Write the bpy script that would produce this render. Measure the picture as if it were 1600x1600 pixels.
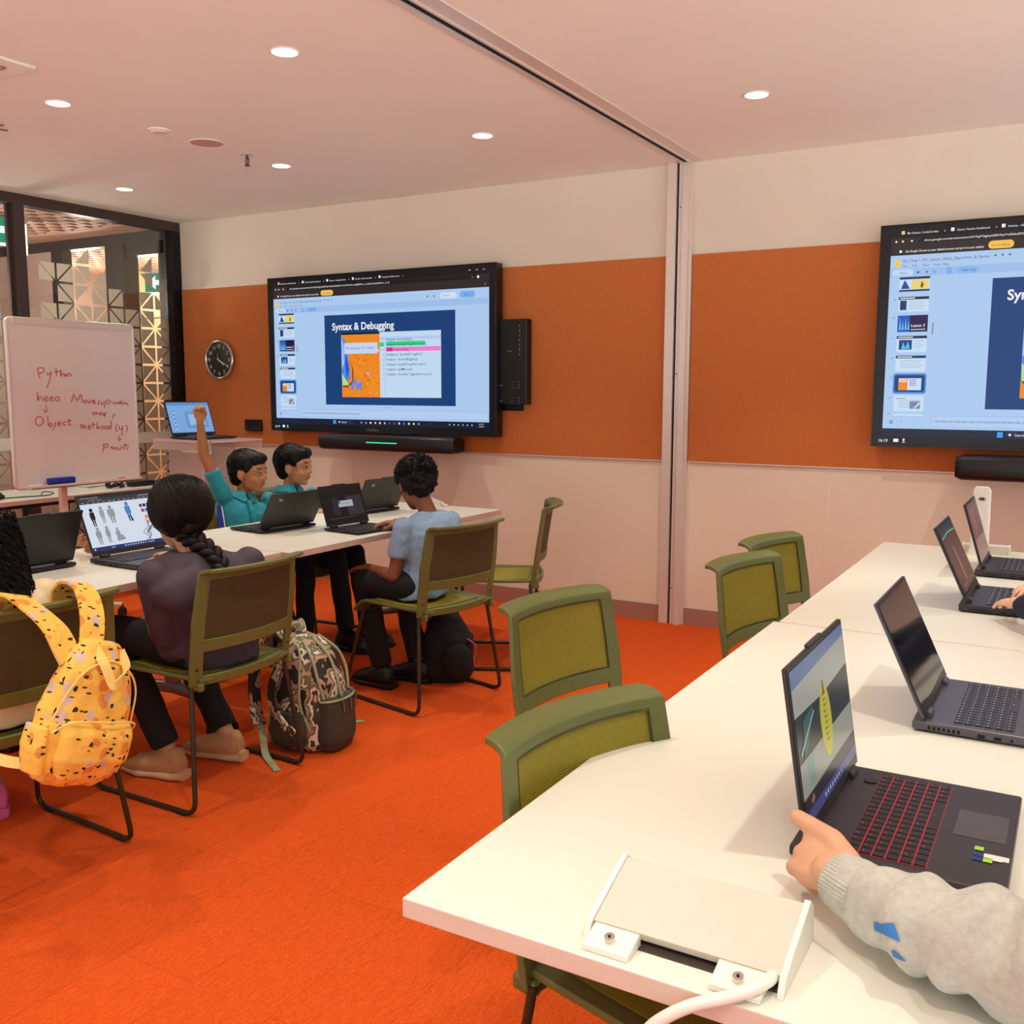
import bpy, bmesh, math, random
from mathutils import Vector, Matrix, noise
V = Vector
PI = math.pi
random.seed(11)
for _o in list(bpy.data.objects):
    bpy.data.objects.remove(_o)
scene = bpy.context.scene
C = scene.collection

# ------------------------------------------------------------------ camera, world, exposure
cam_d = bpy.data.cameras.new('camera')
cam = bpy.data.objects.new('camera', cam_d)
C.objects.link(cam)
scene.camera = cam
cam_d.sensor_width = 36.0
cam_d.lens = 1527.3 / 1600 * 36.0
cam_d.clip_start = 0.02
_yaw, _pit, _rol = .525698, -.125177, .002395
_f = V((-math.sin(_yaw) * math.cos(_pit), math.cos(_yaw) * math.cos(_pit), math.sin(_pit)))
_r = V((math.cos(_yaw), math.sin(_yaw), 0))
_u = _r.cross(_f)
_r1 = _r * math.cos(_rol) + _u * math.sin(_rol)
_u1 = -_r * math.sin(_rol) + _u * math.cos(_rol)
cam.matrix_world = Matrix(((_r1.x, _u1.x, -_f.x, 0), (_r1.y, _u1.y, -_f.y, 0), (_r1.z, _u1.z, -_f.z, 1.41), (0, 0, 0, 1)))

world = bpy.data.worlds.new('world')
scene.world = world
world.use_nodes = True
# added fill light: world made brighter below the horizon to lift the ceiling
_wn = world.node_tree
_tc = _wn.nodes.new('ShaderNodeTexCoord'); _sx = _wn.nodes.new('ShaderNodeSeparateXYZ'); _cr = _wn.nodes.new('ShaderNodeValToRGB')
_wn.links.new(_tc.outputs['Generated'], _sx.inputs[0])
_mr = _wn.nodes.new('ShaderNodeMapRange'); _mr.inputs[1].default_value = -.5; _mr.inputs[2].default_value = .5
_wn.links.new(_sx.outputs['Z'], _mr.inputs[0]); _wn.links.new(_mr.outputs[0], _cr.inputs['Fac'])
_cr.color_ramp.elements[0].position = .38; _cr.color_ramp.elements[0].color = (.94, .98, .95, 1)
_cr.color_ramp.elements[1].position = .55; _cr.color_ramp.elements[1].color = (.24, .26, .25, 1)
_wn.links.new(_cr.outputs[0], _wn.nodes['Background'].inputs[0])
_wn.nodes['Background'].inputs[1].default_value = 2.6

vs = scene.view_settings
vs.view_transform = 'Standard'
vs.look = 'None'
vs.exposure = 0.10
vs.gamma = 1.0
vs.use_curve_mapping = False

LAMP_WATTS = 46.0
LAMP_COLOR = (1.0, 0.975, 0.83)
ROOM_X0, ROOM_X1, ROOM_Y0, ROOM_Y1, H = -6.25, 2.6, -2.6, 5.54, 2.70
LAMPS = [(x, y) for x in (-5.50, -4.13, -2.75, -1.33, 0.07, 1.5) for y in (4.43, 2.985, 1.54, 0.1, -1.35)]
def lamp(x, y, z, watts, color=LAMP_COLOR, r=.03, angle=1.5, blend=.6, name='downlight_lamp'):
    d = bpy.data.lights.new(name, 'SPOT')
    d.energy = watts; d.color = color; d.shadow_soft_size = r
    d.spot_size = angle; d.spot_blend = blend
    o = bpy.data.objects.new(name, d)
    o.location = (x, y, z)
    C.objects.link(o)
    return o
for _x, _y in LAMPS:
    lamp(_x, _y, H - .02, LAMP_WATTS)

# ------------------------------------------------------------------ helpers
def lin(c):
    return tuple(((v / 255) / 12.92 if v / 255 <= .04045 else ((v / 255 + .055) / 1.055) ** 2.4) for v in c) + (1,)

def mat(name, rgb, rough=.5, metal=0.0, var=.06, scale=40, bump=0.0, bscale=200, emit=None, estr=0, alpha=1.0, sheen=0, sss=0, spec=.5, trans=0):
    m = bpy.data.materials.new(name)
    m.use_nodes = True
    nt = m.node_tree
    b = nt.nodes['Principled BSDF']
    c = lin(rgb)
    b.inputs['Base Color'].default_value = c
    b.inputs['Roughness'].default_value = rough
    b.inputs['Metallic'].default_value = metal
    b.inputs['Specular IOR Level'].default_value = spec
    b.inputs['Alpha'].default_value = alpha
    if trans: b.inputs['Transmission Weight'].default_value = trans
    if sheen: b.inputs['Sheen Weight'].default_value = sheen
    if sss:
        b.inputs['Subsurface Weight'].default_value = sss
        b.inputs['Subsurface Radius'].default_value = (.012, .005, .003)
        b.inputs['Subsurface Scale'].default_value = 1.0
    if emit:
        b.inputs['Emission Color'].default_value = lin(emit)
        b.inputs['Emission Strength'].default_value = estr
    tc = nt.nodes.new('ShaderNodeTexCoord')
    if var:
        n = nt.nodes.new('ShaderNodeTexNoise'); n.inputs['Scale'].default_value = scale; n.inputs['Detail'].default_value = 4
        nt.links.new(tc.outputs['Object'], n.inputs['Vector'])
        r = nt.nodes.new('ShaderNodeValToRGB')
        r.color_ramp.elements[0].position = .3; r.color_ramp.elements[1].position = .7
        r.color_ramp.elements[0].color = tuple(x * (1 - var) for x in c[:3]) + (1,)
        r.color_ramp.elements[1].color = tuple(min(1, x * (1 + var)) for x in c[:3]) + (1,)
        nt.links.new(n.outputs['Fac'], r.inputs['Fac'])
        nt.links.new(r.outputs['Color'], b.inputs['Base Color'])
    if bump:
        n2 = nt.nodes.new('ShaderNodeTexNoise'); n2.inputs['Scale'].default_value = bscale; n2.inputs['Detail'].default_value = 3
        nt.links.new(tc.outputs['Object'], n2.inputs['Vector'])
        bp = nt.nodes.new('ShaderNodeBump'); bp.inputs['Strength'].default_value = bump; bp.inputs['Distance'].default_value = .004
        nt.links.new(n2.outputs['Fac'], bp.inputs['Height'])
        nt.links.new(bp.outputs['Normal'], b.inputs['Normal'])
    return m

_em = {}
def emat(rgb, s=.8):
    k = (tuple(rgb), s)
    if k not in _em:
        m = bpy.data.materials.new('display_%02x%02x%02x' % tuple(int(q) for q in rgb))
        m.use_nodes = True
        b = m.node_tree.nodes['Principled BSDF']
        b.inputs['Base Color'].default_value = (.01, .01, .012, 1)
        b.inputs['Roughness'].default_value = .25
        b.inputs['Specular IOR Level'].default_value = .3
        b.inputs['Emission Color'].default_value = lin(rgb)
        b.inputs['Emission Strength'].default_value = s
        _em[k] = m
    return _em[k]

def frame(o, x, z=V((0, 0, 1))):
    """matrix with local x along x, z close to z"""
    x = V(x).normalized(); y = V(z).cross(x).normalized(); zz = x.cross(y)
    return Matrix(((x.x, y.x, zz.x, o[0]), (x.y, y.y, zz.y, o[1]), (x.z, y.z, zz.z, o[2]), (0, 0, 0, 1)))

def smooth_path(pts, n=6):
    pts = [V(p) for p in pts]
    if len(pts) < 3: return pts
    out = []
    P = [pts[0] * 2 - pts[1]] + pts + [pts[-1] * 2 - pts[-2]]
    for i in range(1, len(P) - 2):
        a, b, c, d = P[i - 1], P[i], P[i + 1], P[i + 2]
        for k in range(n):
            t = k / n
            out.append(.5 * ((2 * b) + (c - a) * t + (2 * a - 5 * b + 4 * c - d) * t * t + (3 * b - a - 3 * c + d) * t ** 3))
    out.append(pts[-1])
    return out

def fillet(pts, r, n=5):
    """polyline with rounded corners"""
    pts = [V(p) for p in pts]
    out = [pts[0]]
    for a, b, c in zip(pts[:-2], pts[1:-1], pts[2:]):
        d1 = (a - b); d2 = (c - b)
        rr = min(r, d1.length * .45, d2.length * .45)
        p, q = b + d1.normalized() * rr, b + d2.normalized() * rr
        for k in range(n + 1):
            t = k / n
            out.append(p * (1 - t) ** 2 + b * 2 * t * (1 - t) + q * t * t)
    out.append(pts[-1])
    return out

class MB:
    def __init__(s):
        s.v = []; s.f = []; s.mi = []; s.M = Matrix.Identity(4)
    def add(s, verts, faces, m=0):
        k = len(s.v)
        s.v += [s.M @ V(p) for p in verts]
        s.f += [tuple(i + k for i in f) for f in faces]
        s.mi += [m] * len(faces)
    def box(s, a, b, m=0):
        x0, y0, z0 = a; x1, y1, z1 = b
        s.add([(x0, y0, z0), (x1, y0, z0), (x1, y1, z0), (x0, y1, z0), (x0, y0, z1), (x1, y0, z1), (x1, y1, z1), (x0, y1, z1)],
              [(0, 3, 2, 1), (4, 5, 6, 7), (0, 1, 5, 4), (1, 2, 6, 5), (2, 3, 7, 6), (3, 0, 4, 7)], m)
    def obox(s, mtx, a, b, m=0):
        old = s.M; s.M = old @ mtx; s.box(a, b, m); s.M = old
    def tube(s, pts, r, n=8, m=0, caps=True, closed=False, flat=None, up=None):
        pts = [V(p) for p in pts]
        k = len(pts)
        rs = r if isinstance(r, (list, tuple)) else [r] * k
        vs_, fs = [], []
        prev = None
        for i, p in enumerate(pts):
            if closed: t = pts[(i + 1) % k] - pts[i - 1]
            else: t = pts[min(i + 1, k - 1)] - pts[max(i - 1, 0)]
            if t.length < 1e-9: t = V((0, 0, 1))
            t.normalize()
            if prev is None:
                ref = V(up) if up is not None else (V((0, 0, 1)) if abs(t.z) < .9 else V((1, 0, 0)))
                a = (ref - t * ref.dot(t)).normalized()
            else:
                a = prev - t * prev.dot(t)
                a = a.normalized() if a.length > 1e-6 else prev
            prev = a
            b = t.cross(a)
            for j in range(n):
                th = 2 * PI * j / n
                w = rs[i]
                fa, fb = (w, w) if flat is None else (w * flat, w)
                vs_.append(p + a * (math.cos(th) * fa) + b * (math.sin(th) * fb))
        for i in range(k if closed else k - 1):
            for j in range(n):
                i2 = (i + 1) % k
                fs.append((i * n + j, i * n + (j + 1) % n, i2 * n + (j + 1) % n, i2 * n + j))
        if caps and not closed:
            fs.append(tuple(range(n - 1, -1, -1)))
            fs.append(tuple((k - 1) * n + j for j in range(n)))
        s.add(vs_, fs, m)
    def cyl(s, a, b, r0, r1=None, n=16, m=0):
        r1 = r0 if r1 is None else r1
        s.tube([a, b], [r0, r1], n, m)
    def ell(s, c, r, R=None, nu=16, nv=10, m=0):
        c = V(c)
        if not isinstance(r, (tuple, list)): r = (r, r, r)
        vs_, fs = [], []
        R = R or Matrix.Identity(3)
        vs_.append(c + R @ V((0, 0, r[2])))
        for j in range(1, nv):
            ph = PI * j / nv
            for i in range(nu):
                th = 2 * PI * i / nu
                vs_.append(c + R @ V((r[0] * math.sin(ph) * math.cos(th), r[1] * math.sin(ph) * math.sin(th), r[2] * math.cos(ph))))
        vs_.append(c + R @ V((0, 0, -r[2])))
        for i in range(nu):
            fs.append((0, 1 + i, 1 + (i + 1) % nu))
            fs.append((len(vs_) - 1, 1 + (nv - 2) * nu + (i + 1) % nu, 1 + (nv - 2) * nu + i))
        for j in range(nv - 2):
            for i in range(nu):
                a = 1 + j * nu + i; b = 1 + j * nu + (i + 1) % nu
                fs.append((a, a + nu, b + nu, b))
        s.add(vs_, fs, m)
    def cap(s, a, b, r0, r1=None, n=12, m=0):
        """capsule with tapered radii"""
        a, b = V(a), V(b); r1 = r0 if r1 is None else r1
        d = (b - a)
        L = d.length
        d = d.normalized() if L > 1e-7 else V((0, 0, 1))
        pts = []; rs = []
        for k in range(5):
            t = PI / 2 * k / 4
            pts.append(a - d * (r0 * math.cos(t))); rs.append(max(r0 * math.sin(t), 1e-4))
        for k in range(5):
            t = PI / 2 * k / 4
            pts.append(b + d * (r1 * math.sin(t))); rs.append(max(r1 * math.cos(t), 1e-4))
        s.tube(pts, rs, n, m)
    def loft(s, rings, n=24, p=2.3, m=0):
        """rings: (centre, half-width vector, half-depth vector)"""
        vs_, fs = [], []
        for c, a, b in rings:
            c, a, b = V(c), V(a), V(b)
            for j in range(n):
                th = 2 * PI * j / n
                cx, sx = math.cos(th), math.sin(th)
                cx = math.copysign(abs(cx) ** (2 / p), cx); sx = math.copysign(abs(sx) ** (2 / p), sx)
                vs_.append(c + a * cx + b * sx)
        k = len(rings)
        for i in range(k - 1):
            for j in range(n):
                fs.append((i * n + j, i * n + (j + 1) % n, (i + 1) * n + (j + 1) % n, (i + 1) * n + j))
        fs.append(tuple(range(n - 1, -1, -1)))
        fs.append(tuple((k - 1) * n + j for j in range(n)))
        s.add(vs_, fs, m)
    def prism(s, poly, z0, z1, m=0):
        """poly in xy, extruded along z"""
        n = len(poly)
        s.add([(x, y, z0) for x, y in poly] + [(x, y, z1) for x, y in poly],
              [tuple(range(n - 1, -1, -1)), tuple(range(n, 2 * n))] + [(i, (i + 1) % n, n + (i + 1) % n, n + i) for i in range(n)], m)
    def shell(s, fn, nu, nv, thick, skip=None, m=0, mfn=None):
        """fn(u,v) -> point; sheet with thickness along its normal"""
        P = [[V(fn(i / nu, j / nv)) for j in range(nv + 1)] for i in range(nu + 1)]
        vs_, fs, ms = [], [], []
        def nrm(i, j):
            a = P[min(i + 1, nu)][j] - P[max(i - 1, 0)][j]
            b = P[i][min(j + 1, nv)] - P[i][max(j - 1, 0)]
            n_ = a.cross(b)
            return n_.normalized() if n_.length > 1e-12 else V((0, 0, 1))
        for i in range(nu + 1):
            for j in range(nv + 1):
                n_ = nrm(i, j)
                vs_.append(P[i][j] + n_ * thick / 2); vs_.append(P[i][j] - n_ * thick / 2)
        idx = lambda i, j, k: (i * (nv + 1) + j) * 2 + k
        on = lambda i, j: 0 <= i < nu and 0 <= j < nv and not (skip and skip((i + .5) / nu, (j + .5) / nv))
        for i in range(nu):
            for j in range(nv):
                if not on(i, j): continue
                fs.append((idx(i, j, 0), idx(i + 1, j, 0), idx(i + 1, j + 1, 0), idx(i, j + 1, 0)))
                fs.append((idx(i, j, 1), idx(i, j + 1, 1), idx(i + 1, j + 1, 1), idx(i + 1, j, 1)))
                if not on(i - 1, j): fs.append((idx(i, j, 0), idx(i, j + 1, 0), idx(i, j + 1, 1), idx(i, j, 1)))
                if not on(i + 1, j): fs.append((idx(i + 1, j, 1), idx(i + 1, j + 1, 1), idx(i + 1, j + 1, 0), idx(i + 1, j, 0)))
                if not on(i, j - 1): fs.append((idx(i, j, 1), idx(i + 1, j, 1), idx(i + 1, j, 0), idx(i, j, 0)))
                if not on(i, j + 1): fs.append((idx(i, j + 1, 0), idx(i + 1, j + 1, 0), idx(i + 1, j + 1, 1), idx(i, j + 1, 1)))
        s.add(vs_, fs, m)
    def ribbon(s, pts, w, th, side, m=0):
        """flat strap along pts, width w in direction side"""
        pts = [V(p) for p in pts]
        k = len(pts); vs_, fs = [], []
        for i, p in enumerate(pts):
            t = (pts[min(i + 1, k - 1)] - pts[max(i - 1, 0)]).normalized()
            sd = V(side[i]) if isinstance(side, list) else V(side)
            sd = (sd - t * sd.dot(t)).normalized()
            n_ = t.cross(sd)
            for a, b in ((-1, -1), (1, -1), (1, 1), (-1, 1)):
                vs_.append(p + sd * (a * w / 2) + n_ * (b * th / 2))
        for i in range(k - 1):
            for j in range(4):
                fs.append((i * 4 + j, i * 4 + (j + 1) % 4, (i + 1) * 4 + (j + 1) % 4, (i + 1) * 4 + j))
        fs.append((3, 2, 1, 0)); fs.append(tuple((k - 1) * 4 + j for j in range(4)))
        s.add(vs_, fs, m)
    def mesh(s, name):
        me = bpy.data.meshes.new(name)
        me.from_pydata([tuple(p) for p in s.v], [], s.f)
        me.polygons.foreach_set('material_index', s.mi)
        me.update()
        return me
    def build(s, name, mats, parent=None, smooth=40, bevel=0, seg=2, fix=True):
        me = s.mesh(name)
        if fix:
            bm = bmesh.new(); bm.from_mesh(me)
            bmesh.ops.recalc_face_normals(bm, faces=bm.faces)
            bm.to_mesh(me); bm.free()
        mats = mats if isinstance(mats, (list, tuple)) else [mats]
        for m in mats: me.materials.append(m)
        if smooth:
            me.polygons.foreach_set('use_smooth', [True] * len(me.polygons))
            me.set_sharp_from_angle(angle=math.radians(smooth))
        o = bpy.data.objects.new(name, me)
        C.objects.link(o)
        if parent: o.parent = parent
        if bevel:
            b = o.modifiers.new('bevel', 'BEVEL'); b.width = bevel; b.segments = seg; b.limit_method = 'ANGLE'; b.angle_limit = math.radians(35)
        return o

def tag(o, label, cat, group=None):
    o['label'] = label; o['category'] = cat
    if group: o['group'] = group
    return o
def thing(name, label, cat, loc=(0, 0, 0), rz=0.0, group=None):
    o = bpy.data.objects.new(name, None)
    o.empty_display_size = .1
    C.objects.link(o)
    o.location = loc; o.rotation_euler = (0, 0, rz)
    return tag(o, label, cat, group)
def struct(o):
    o['kind'] = 'structure'
    return o
def kids(o):
    return [c for c in bpy.data.objects if c.parent == o]
def dup(o, loc=None, rz=None, label=None, parent=None):
    c = o.copy(); C.objects.link(c)
    if parent: c.parent = parent
    for ch in kids(o):
        if ch is not c: dup(ch, parent=c)
    if loc is not None: c.location = loc
    if rz is not None: c.rotation_euler = (0, 0, rz)
    if label: c['label'] = label
    return c

def evaluated_mesh(ob):
    dg = bpy.context.evaluated_depsgraph_get()
    return bpy.data.meshes.new_from_object(ob.evaluated_get(dg))
def blob(mb, name, mats, parent=None, voxel=.006, iters=6, disp=None, factor=.5):
    """union of closed shapes as one continuous smooth surface; disp(co, normal) -> offset"""
    me = mb.mesh(name)
    t = bpy.data.objects.new('tmp', me); C.objects.link(t)
    r = t.modifiers.new('r', 'REMESH'); r.mode = 'VOXEL'; r.voxel_size = voxel
    if iters:
        q = t.modifiers.new('s', 'SMOOTH'); q.factor = factor; q.iterations = iters
    me2 = evaluated_mesh(t)
    bpy.data.objects.remove(t); bpy.data.meshes.remove(me)
    me2.name = name
    if disp:
        ns = [v.normal.copy() for v in me2.vertices]
        for v, n_ in zip(me2.vertices, ns):
            v.co += n_ * disp(v.co, n_)
    me2.materials.clear()
    for m in (mats if isinstance(mats, (list, tuple)) else [mats]): me2.materials.append(m)
    me2.polygons.foreach_set('use_smooth', [True] * len(me2.polygons))
    me2.update()
    o = bpy.data.objects.new(name, me2); C.objects.link(o)
    if parent: o.parent = parent
    return o

_tc = {}
def text_geo(s, size=1.0, bold=0.0):
    """flat text geometry: (verts2d, faces, width)"""
    k = (s, bold)
    if k not in _tc:
        cu = bpy.data.curves.new('t', 'FONT'); cu.body = s; cu.size = 1.0; cu.offset = bold; cu.resolution_u = 3
        o = bpy.data.objects.new('t', cu); C.objects.link(o)
        me = evaluated_mesh(o)
        _tc[k] = ([(v.co.x, v.co.y) for v in me.vertices], [tuple(p.vertices) for p in me.polygons])
        bpy.data.objects.remove(o); bpy.data.curves.remove(cu); bpy.data.meshes.remove(me)
    vs_, fs = _tc[k]
    w = max([x for x, y in vs_] or [0]) * size
    return [(x * size, y * size) for x, y in vs_], fs, w

class Screen:
    """flat picture in its own plane: u right, v down; lies in local xz at y = -layer"""
    def __init__(s, w, h):
        s.w, s.h, s.mb, s.mats, s.ix = w, h, MB(), [], {}
    def mi(s, m):
        if m.name not in s.ix:
            s.ix[m.name] = len(s.mats); s.mats.append(m)
        return s.ix[m.name]
    def P(s, u, v, l): return ((u - .5) * s.w, -l * .00025, (.5 - v) * s.h)
    def rect(s, u0, v0, u1, v1, m, l=1):
        s.mb.add([s.P(u0, v1, l), s.P(u1, v1, l), s.P(u1, v0, l), s.P(u0, v0, l)], [(0, 1, 2, 3)], s.mi(m))
    def rrect(s, u0, v0, u1, v1, m, l=1, r=.4, n=5):
        rr = (v1 - v0) * s.h * r; a = rr / s.w; b = rr / s.h
        pts = []
        for cx, cy, t0 in ((u1 - a, v0 + b, 0), (u0 + a, v0 + b, 90), (u0 + a, v1 - b, 180), (u1 - a, v1 - b, 270)):
            for k in range(n + 1):
                t = math.radians(t0 + 90 * k / n)
                pts.append(s.P(cx + a * math.cos(t), cy - b * math.sin(t), l))
        s.mb.add(pts, [tuple(range(len(pts)))], s.mi(m))
    def poly(s, pts, m, l=1):
        s.mb.add([s.P(u, v, l) for u, v in pts], [tuple(range(len(pts)))], s.mi(m))
    def disc(s, u, v, r, m, l=1, n=12):
        s.poly([(u + r / s.w * math.cos(2 * PI * k / n), v - r / s.h * math.sin(2 * PI * k / n)) for k in range(n)], m, l)
    def text(s, t, u, v, size, m, l=2, bold=0.0, width=None):
        """baseline-left at (u, v); size in metres; width = wanted width in u"""
        g, f, w = text_geo(t, size, bold)
        k = (width * s.w / w) if width and w else 1
        p = s.P(u, v, l)
        s.mb.add([(p[0] + x * k, p[1], p[2] + y) for x, y in g], f, s.mi(m))
    def build(s, name, parent, flat=True):
        return s.mb.build(name, s.mats, parent, smooth=0, fix=False)
# ------------------------------------------------------------------ setting
M_wall = mat('wall_paint', (228, 216, 200), .55, var=.02, scale=3, bump=.05, bscale=300)
M_wall_low = mat('lower_wall_panel', (234, 222, 202), .35, var=.02, scale=3)
M_ceil = mat('ceiling_paint', (244, 244, 236), .8, var=.015, scale=2)
M_skirt = mat('skirting_metal', (176, 140, 126), .4, metal=.3, var=.04)
M_cork = mat('cork_board', (200, 114, 56), .9, var=.13, scale=160, bump=.25, bscale=400)
M_alu = mat('pale_aluminium', (226, 214, 204), .35, metal=.25, var=.02)
M_black = mat('black_plastic', (16, 16, 17), .35, var=.1, scale=60)
M_dark = mat('black_gap', (8, 6, 6), .8, var=.05)
M_frame = mat('bronze_frame', (78, 64, 60), .4, metal=.4, var=.05)
M_frame2 = mat('charcoal_frame', (24, 26, 28), .35, metal=.4, var=.05)
def frost_mat():
    m = bpy.data.materials.new('frosted_film'); m.use_nodes = True
    nt = m.node_tree; N = nt.nodes; L = nt.links
    N.remove(N['Principled BSDF'])
    d = N.new('ShaderNodeBsdfDiffuse'); d.inputs[0].default_value = lin((196, 188, 170))
    t = N.new('ShaderNodeBsdfTranslucent'); t.inputs[0].default_value = lin((206, 196, 176))
    n = N.new('ShaderNodeTexNoise'); n.inputs['Scale'].default_value = 40
    r = N.new('ShaderNodeMapRange'); r.inputs[3].default_value = .40; r.inputs[4].default_value = .50
    mx = N.new('ShaderNodeMixShader'); L.new(n.outputs['Fac'], r.inputs[0]); L.new(r.outputs[0], mx.inputs[0])
    L.new(d.outputs[0], mx.inputs[1]); L.new(t.outputs[0], mx.inputs[2]); L.new(mx.outputs[0], N['Material Output'].inputs['Surface'])
    return m
M_white = mat('white_plastic', (232, 226, 216), .35, var=.02)
M_grey = mat('grey_metal', (128, 122, 118), .35, metal=.7, var=.05)
M_chrome = mat('chrome', (215, 212, 208), .12, metal=1.0, var=.02)
M_frost = frost_mat()
M_band = mat('pale_frosted_band', (212, 206, 198), .6, var=.02)
M_corr = mat('corridor_wall_oak', (232, 200, 156), .6, var=.05, scale=6)
M_corr2 = mat('corridor_wall_brown', (168, 142, 130), .6, var=.04, scale=6)
M_lat = mat('corridor_ceiling_lattice', (196, 160, 138), .6, var=.04)

def carpet_mat():
    m = bpy.data.materials.new('orange_carpet'); m.use_nodes = True
    nt = m.node_tree; N = nt.nodes; L = nt.links
    b = N['Principled BSDF']; b.inputs['Roughness'].default_value = .95; b.inputs['Specular IOR Level'].default_value = .15
    tc = N.new('ShaderNodeTexCoord')
    mp = N.new('ShaderNodeMapping'); mp.inputs['Rotation'].default_value = (0, 0, .0); mp.inputs['Scale'].default_value = (40, 7, 1)
    n1 = N.new('ShaderNodeTexNoise'); n1.inputs['Scale'].default_value = 3; n1.inputs['Detail'].default_value = 6; n1.inputs['Roughness'].default_value = .7
    n2 = N.new('ShaderNodeTexNoise'); n2.inputs['Scale'].default_value = 170; n2.inputs['Detail'].default_value = 3
    mx = N.new('ShaderNodeMix'); mx.data_type = 'FLOAT'; mx.inputs[0].default_value = .5
    r = N.new('ShaderNodeValToRGB')
    r.color_ramp.elements[0].position = .35; r.color_ramp.elements[1].position = .66
    r.color_ramp.elements[0].color = lin((226, 74, 20)); r.color_ramp.elements[1].color = lin((244, 108, 38))
    L.new(tc.outputs['Object'], mp.inputs['Vector']); L.new(mp.outputs[0], n1.inputs['Vector']); L.new(tc.outputs['Object'], n2.inputs['Vector'])
    L.new(n1.outputs['Fac'], mx.inputs[2]); L.new(n2.outputs['Fac'], mx.inputs[3]); L.new(mx.outputs[0], r.inputs['Fac'])
    # carpet plank seams
    br = N.new('ShaderNodeTexBrick'); br.inputs['Scale'].default_value = 1.0; br.inputs['Mortar Size'].default_value = .002
    br.inputs['Brick Width'].default_value = 1.0; br.inputs['Row Height'].default_value = .25
    br.inputs['Color1'].default_value = (1, 1, 1, 1); br.inputs['Color2'].default_value = (.95, .95, .95, 1); br.inputs['Mortar'].default_value = (.82, .82, .82, 1)
    m2 = N.new('ShaderNodeMapping'); m2.inputs['Rotation'].default_value = (0, 0, PI / 2)
    L.new(tc.outputs['Object'], m2.inputs['Vector']); L.new(m2.outputs[0], br.inputs['Vector'])
    mm = N.new('ShaderNodeMix'); mm.data_type = 'RGBA'; mm.blend_type = 'MULTIPLY'; mm.inputs[0].default_value = 1
    L.new(r.outputs['Color'], mm.inputs[6]); L.new(br.outputs['Color'], mm.inputs[7]); L.new(mm.outputs[2], b.inputs['Base Color'])
    w = N.new('ShaderNodeTexWave'); w.inputs['Scale'].default_value = 55; w.inputs['Distortion'].default_value = 6; w.inputs['Detail'].default_value = 2
    L.new(tc.outputs['Object'], w.inputs['Vector'])
    ad = N.new('ShaderNodeMath'); ad.operation = 'ADD'; L.new(w.outputs['Fac'], ad.inputs[0]); L.new(n2.outputs['Fac'], ad.inputs[1])
    bp = N.new('ShaderNodeBump'); bp.inputs['Strength'].default_value = .6; bp.inputs['Distance'].default_value = .008
    L.new(ad.outputs[0], bp.inputs['Height']); L.new(bp.outputs['Normal'], b.inputs['Normal'])
    return m
M_carpet = carpet_mat()

def glass_mat(name, tint=(.93, .95, .94), refl=1.0):
    m = bpy.data.materials.new(name); m.use_nodes = True
    nt = m.node_tree; N = nt.nodes; L = nt.links
    N.remove(N['Principled BSDF'])
    t = N.new('ShaderNodeBsdfTransparent'); t.inputs[0].default_value = tint + (1,)
    g = N.new('ShaderNodeBsdfGlossy'); g.inputs['Roughness'].default_value = .02
    fr = N.new('ShaderNodeFresnel'); fr.inputs[0].default_value = 1.45
    mx = N.new('ShaderNodeMixShader')
    L.new(fr.outputs[0], mx.inputs[0]); L.new(t.outputs[0], mx.inputs[1]); L.new(g.outputs[0], mx.inputs[2])
    L.new(mx.outputs[0], N['Material Output'].inputs['Surface'])
    return m
M_glass = glass_mat('clear_glass')

def sbox(name, a, b, m, bevel=0):
    q = MB(); q.box(a, b)
    return struct(q.build(name, m, smooth=0, bevel=bevel))

sbox('floor', (-9.4, ROOM_Y0, -.1), (ROOM_X1, 8.4, 0), M_carpet)
sbox('ceiling', (ROOM_X0, ROOM_Y0, H), (ROOM_X1, ROOM_Y1 + .2, H + .12), M_ceil)
q = MB(); q.box((ROOM_X0, ROOM_Y1, 0), (ROOM_X1, ROOM_Y1 + .2, H)); wb_ = struct(q.build('wall_back', M_wall, smooth=0))
q = MB(); q.box((ROOM_X0 + .02, ROOM_Y1 - .006, .1), (-2.15, ROOM_Y1, .975)); q.box((-2.02, ROOM_Y1 - .006, .1), (ROOM_X1, ROOM_Y1, .975))
for x in (-5.4, -4.55, -3.35, -1.2, .0): q.box((x, ROOM_Y1 - .008, .1), (x + .003, ROOM_Y1 - .0055, .975))
struct(q.build('trim_3', M_wall_low, smooth=0))
##sbox('wall_right', (ROOM_X1, ROOM_Y0, 0), (ROOM_X1 + .15, ROOM_Y1 + .2, H), M_wall)
##sbox('wall_near', (ROOM_X0, ROOM_Y0 - .15, 0), (ROOM_X1, ROOM_Y0, H), M_wall)
q = MB(); q.box((ROOM_X0, ROOM_Y1 - .014, 0), (-2.15, ROOM_Y1, .098)); q.box((-2.02, ROOM_Y1 - .014, 0), (ROOM_X1, ROOM_Y1, .098))
struct(q.build('baseboard_back', M_skirt, smooth=0))
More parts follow.
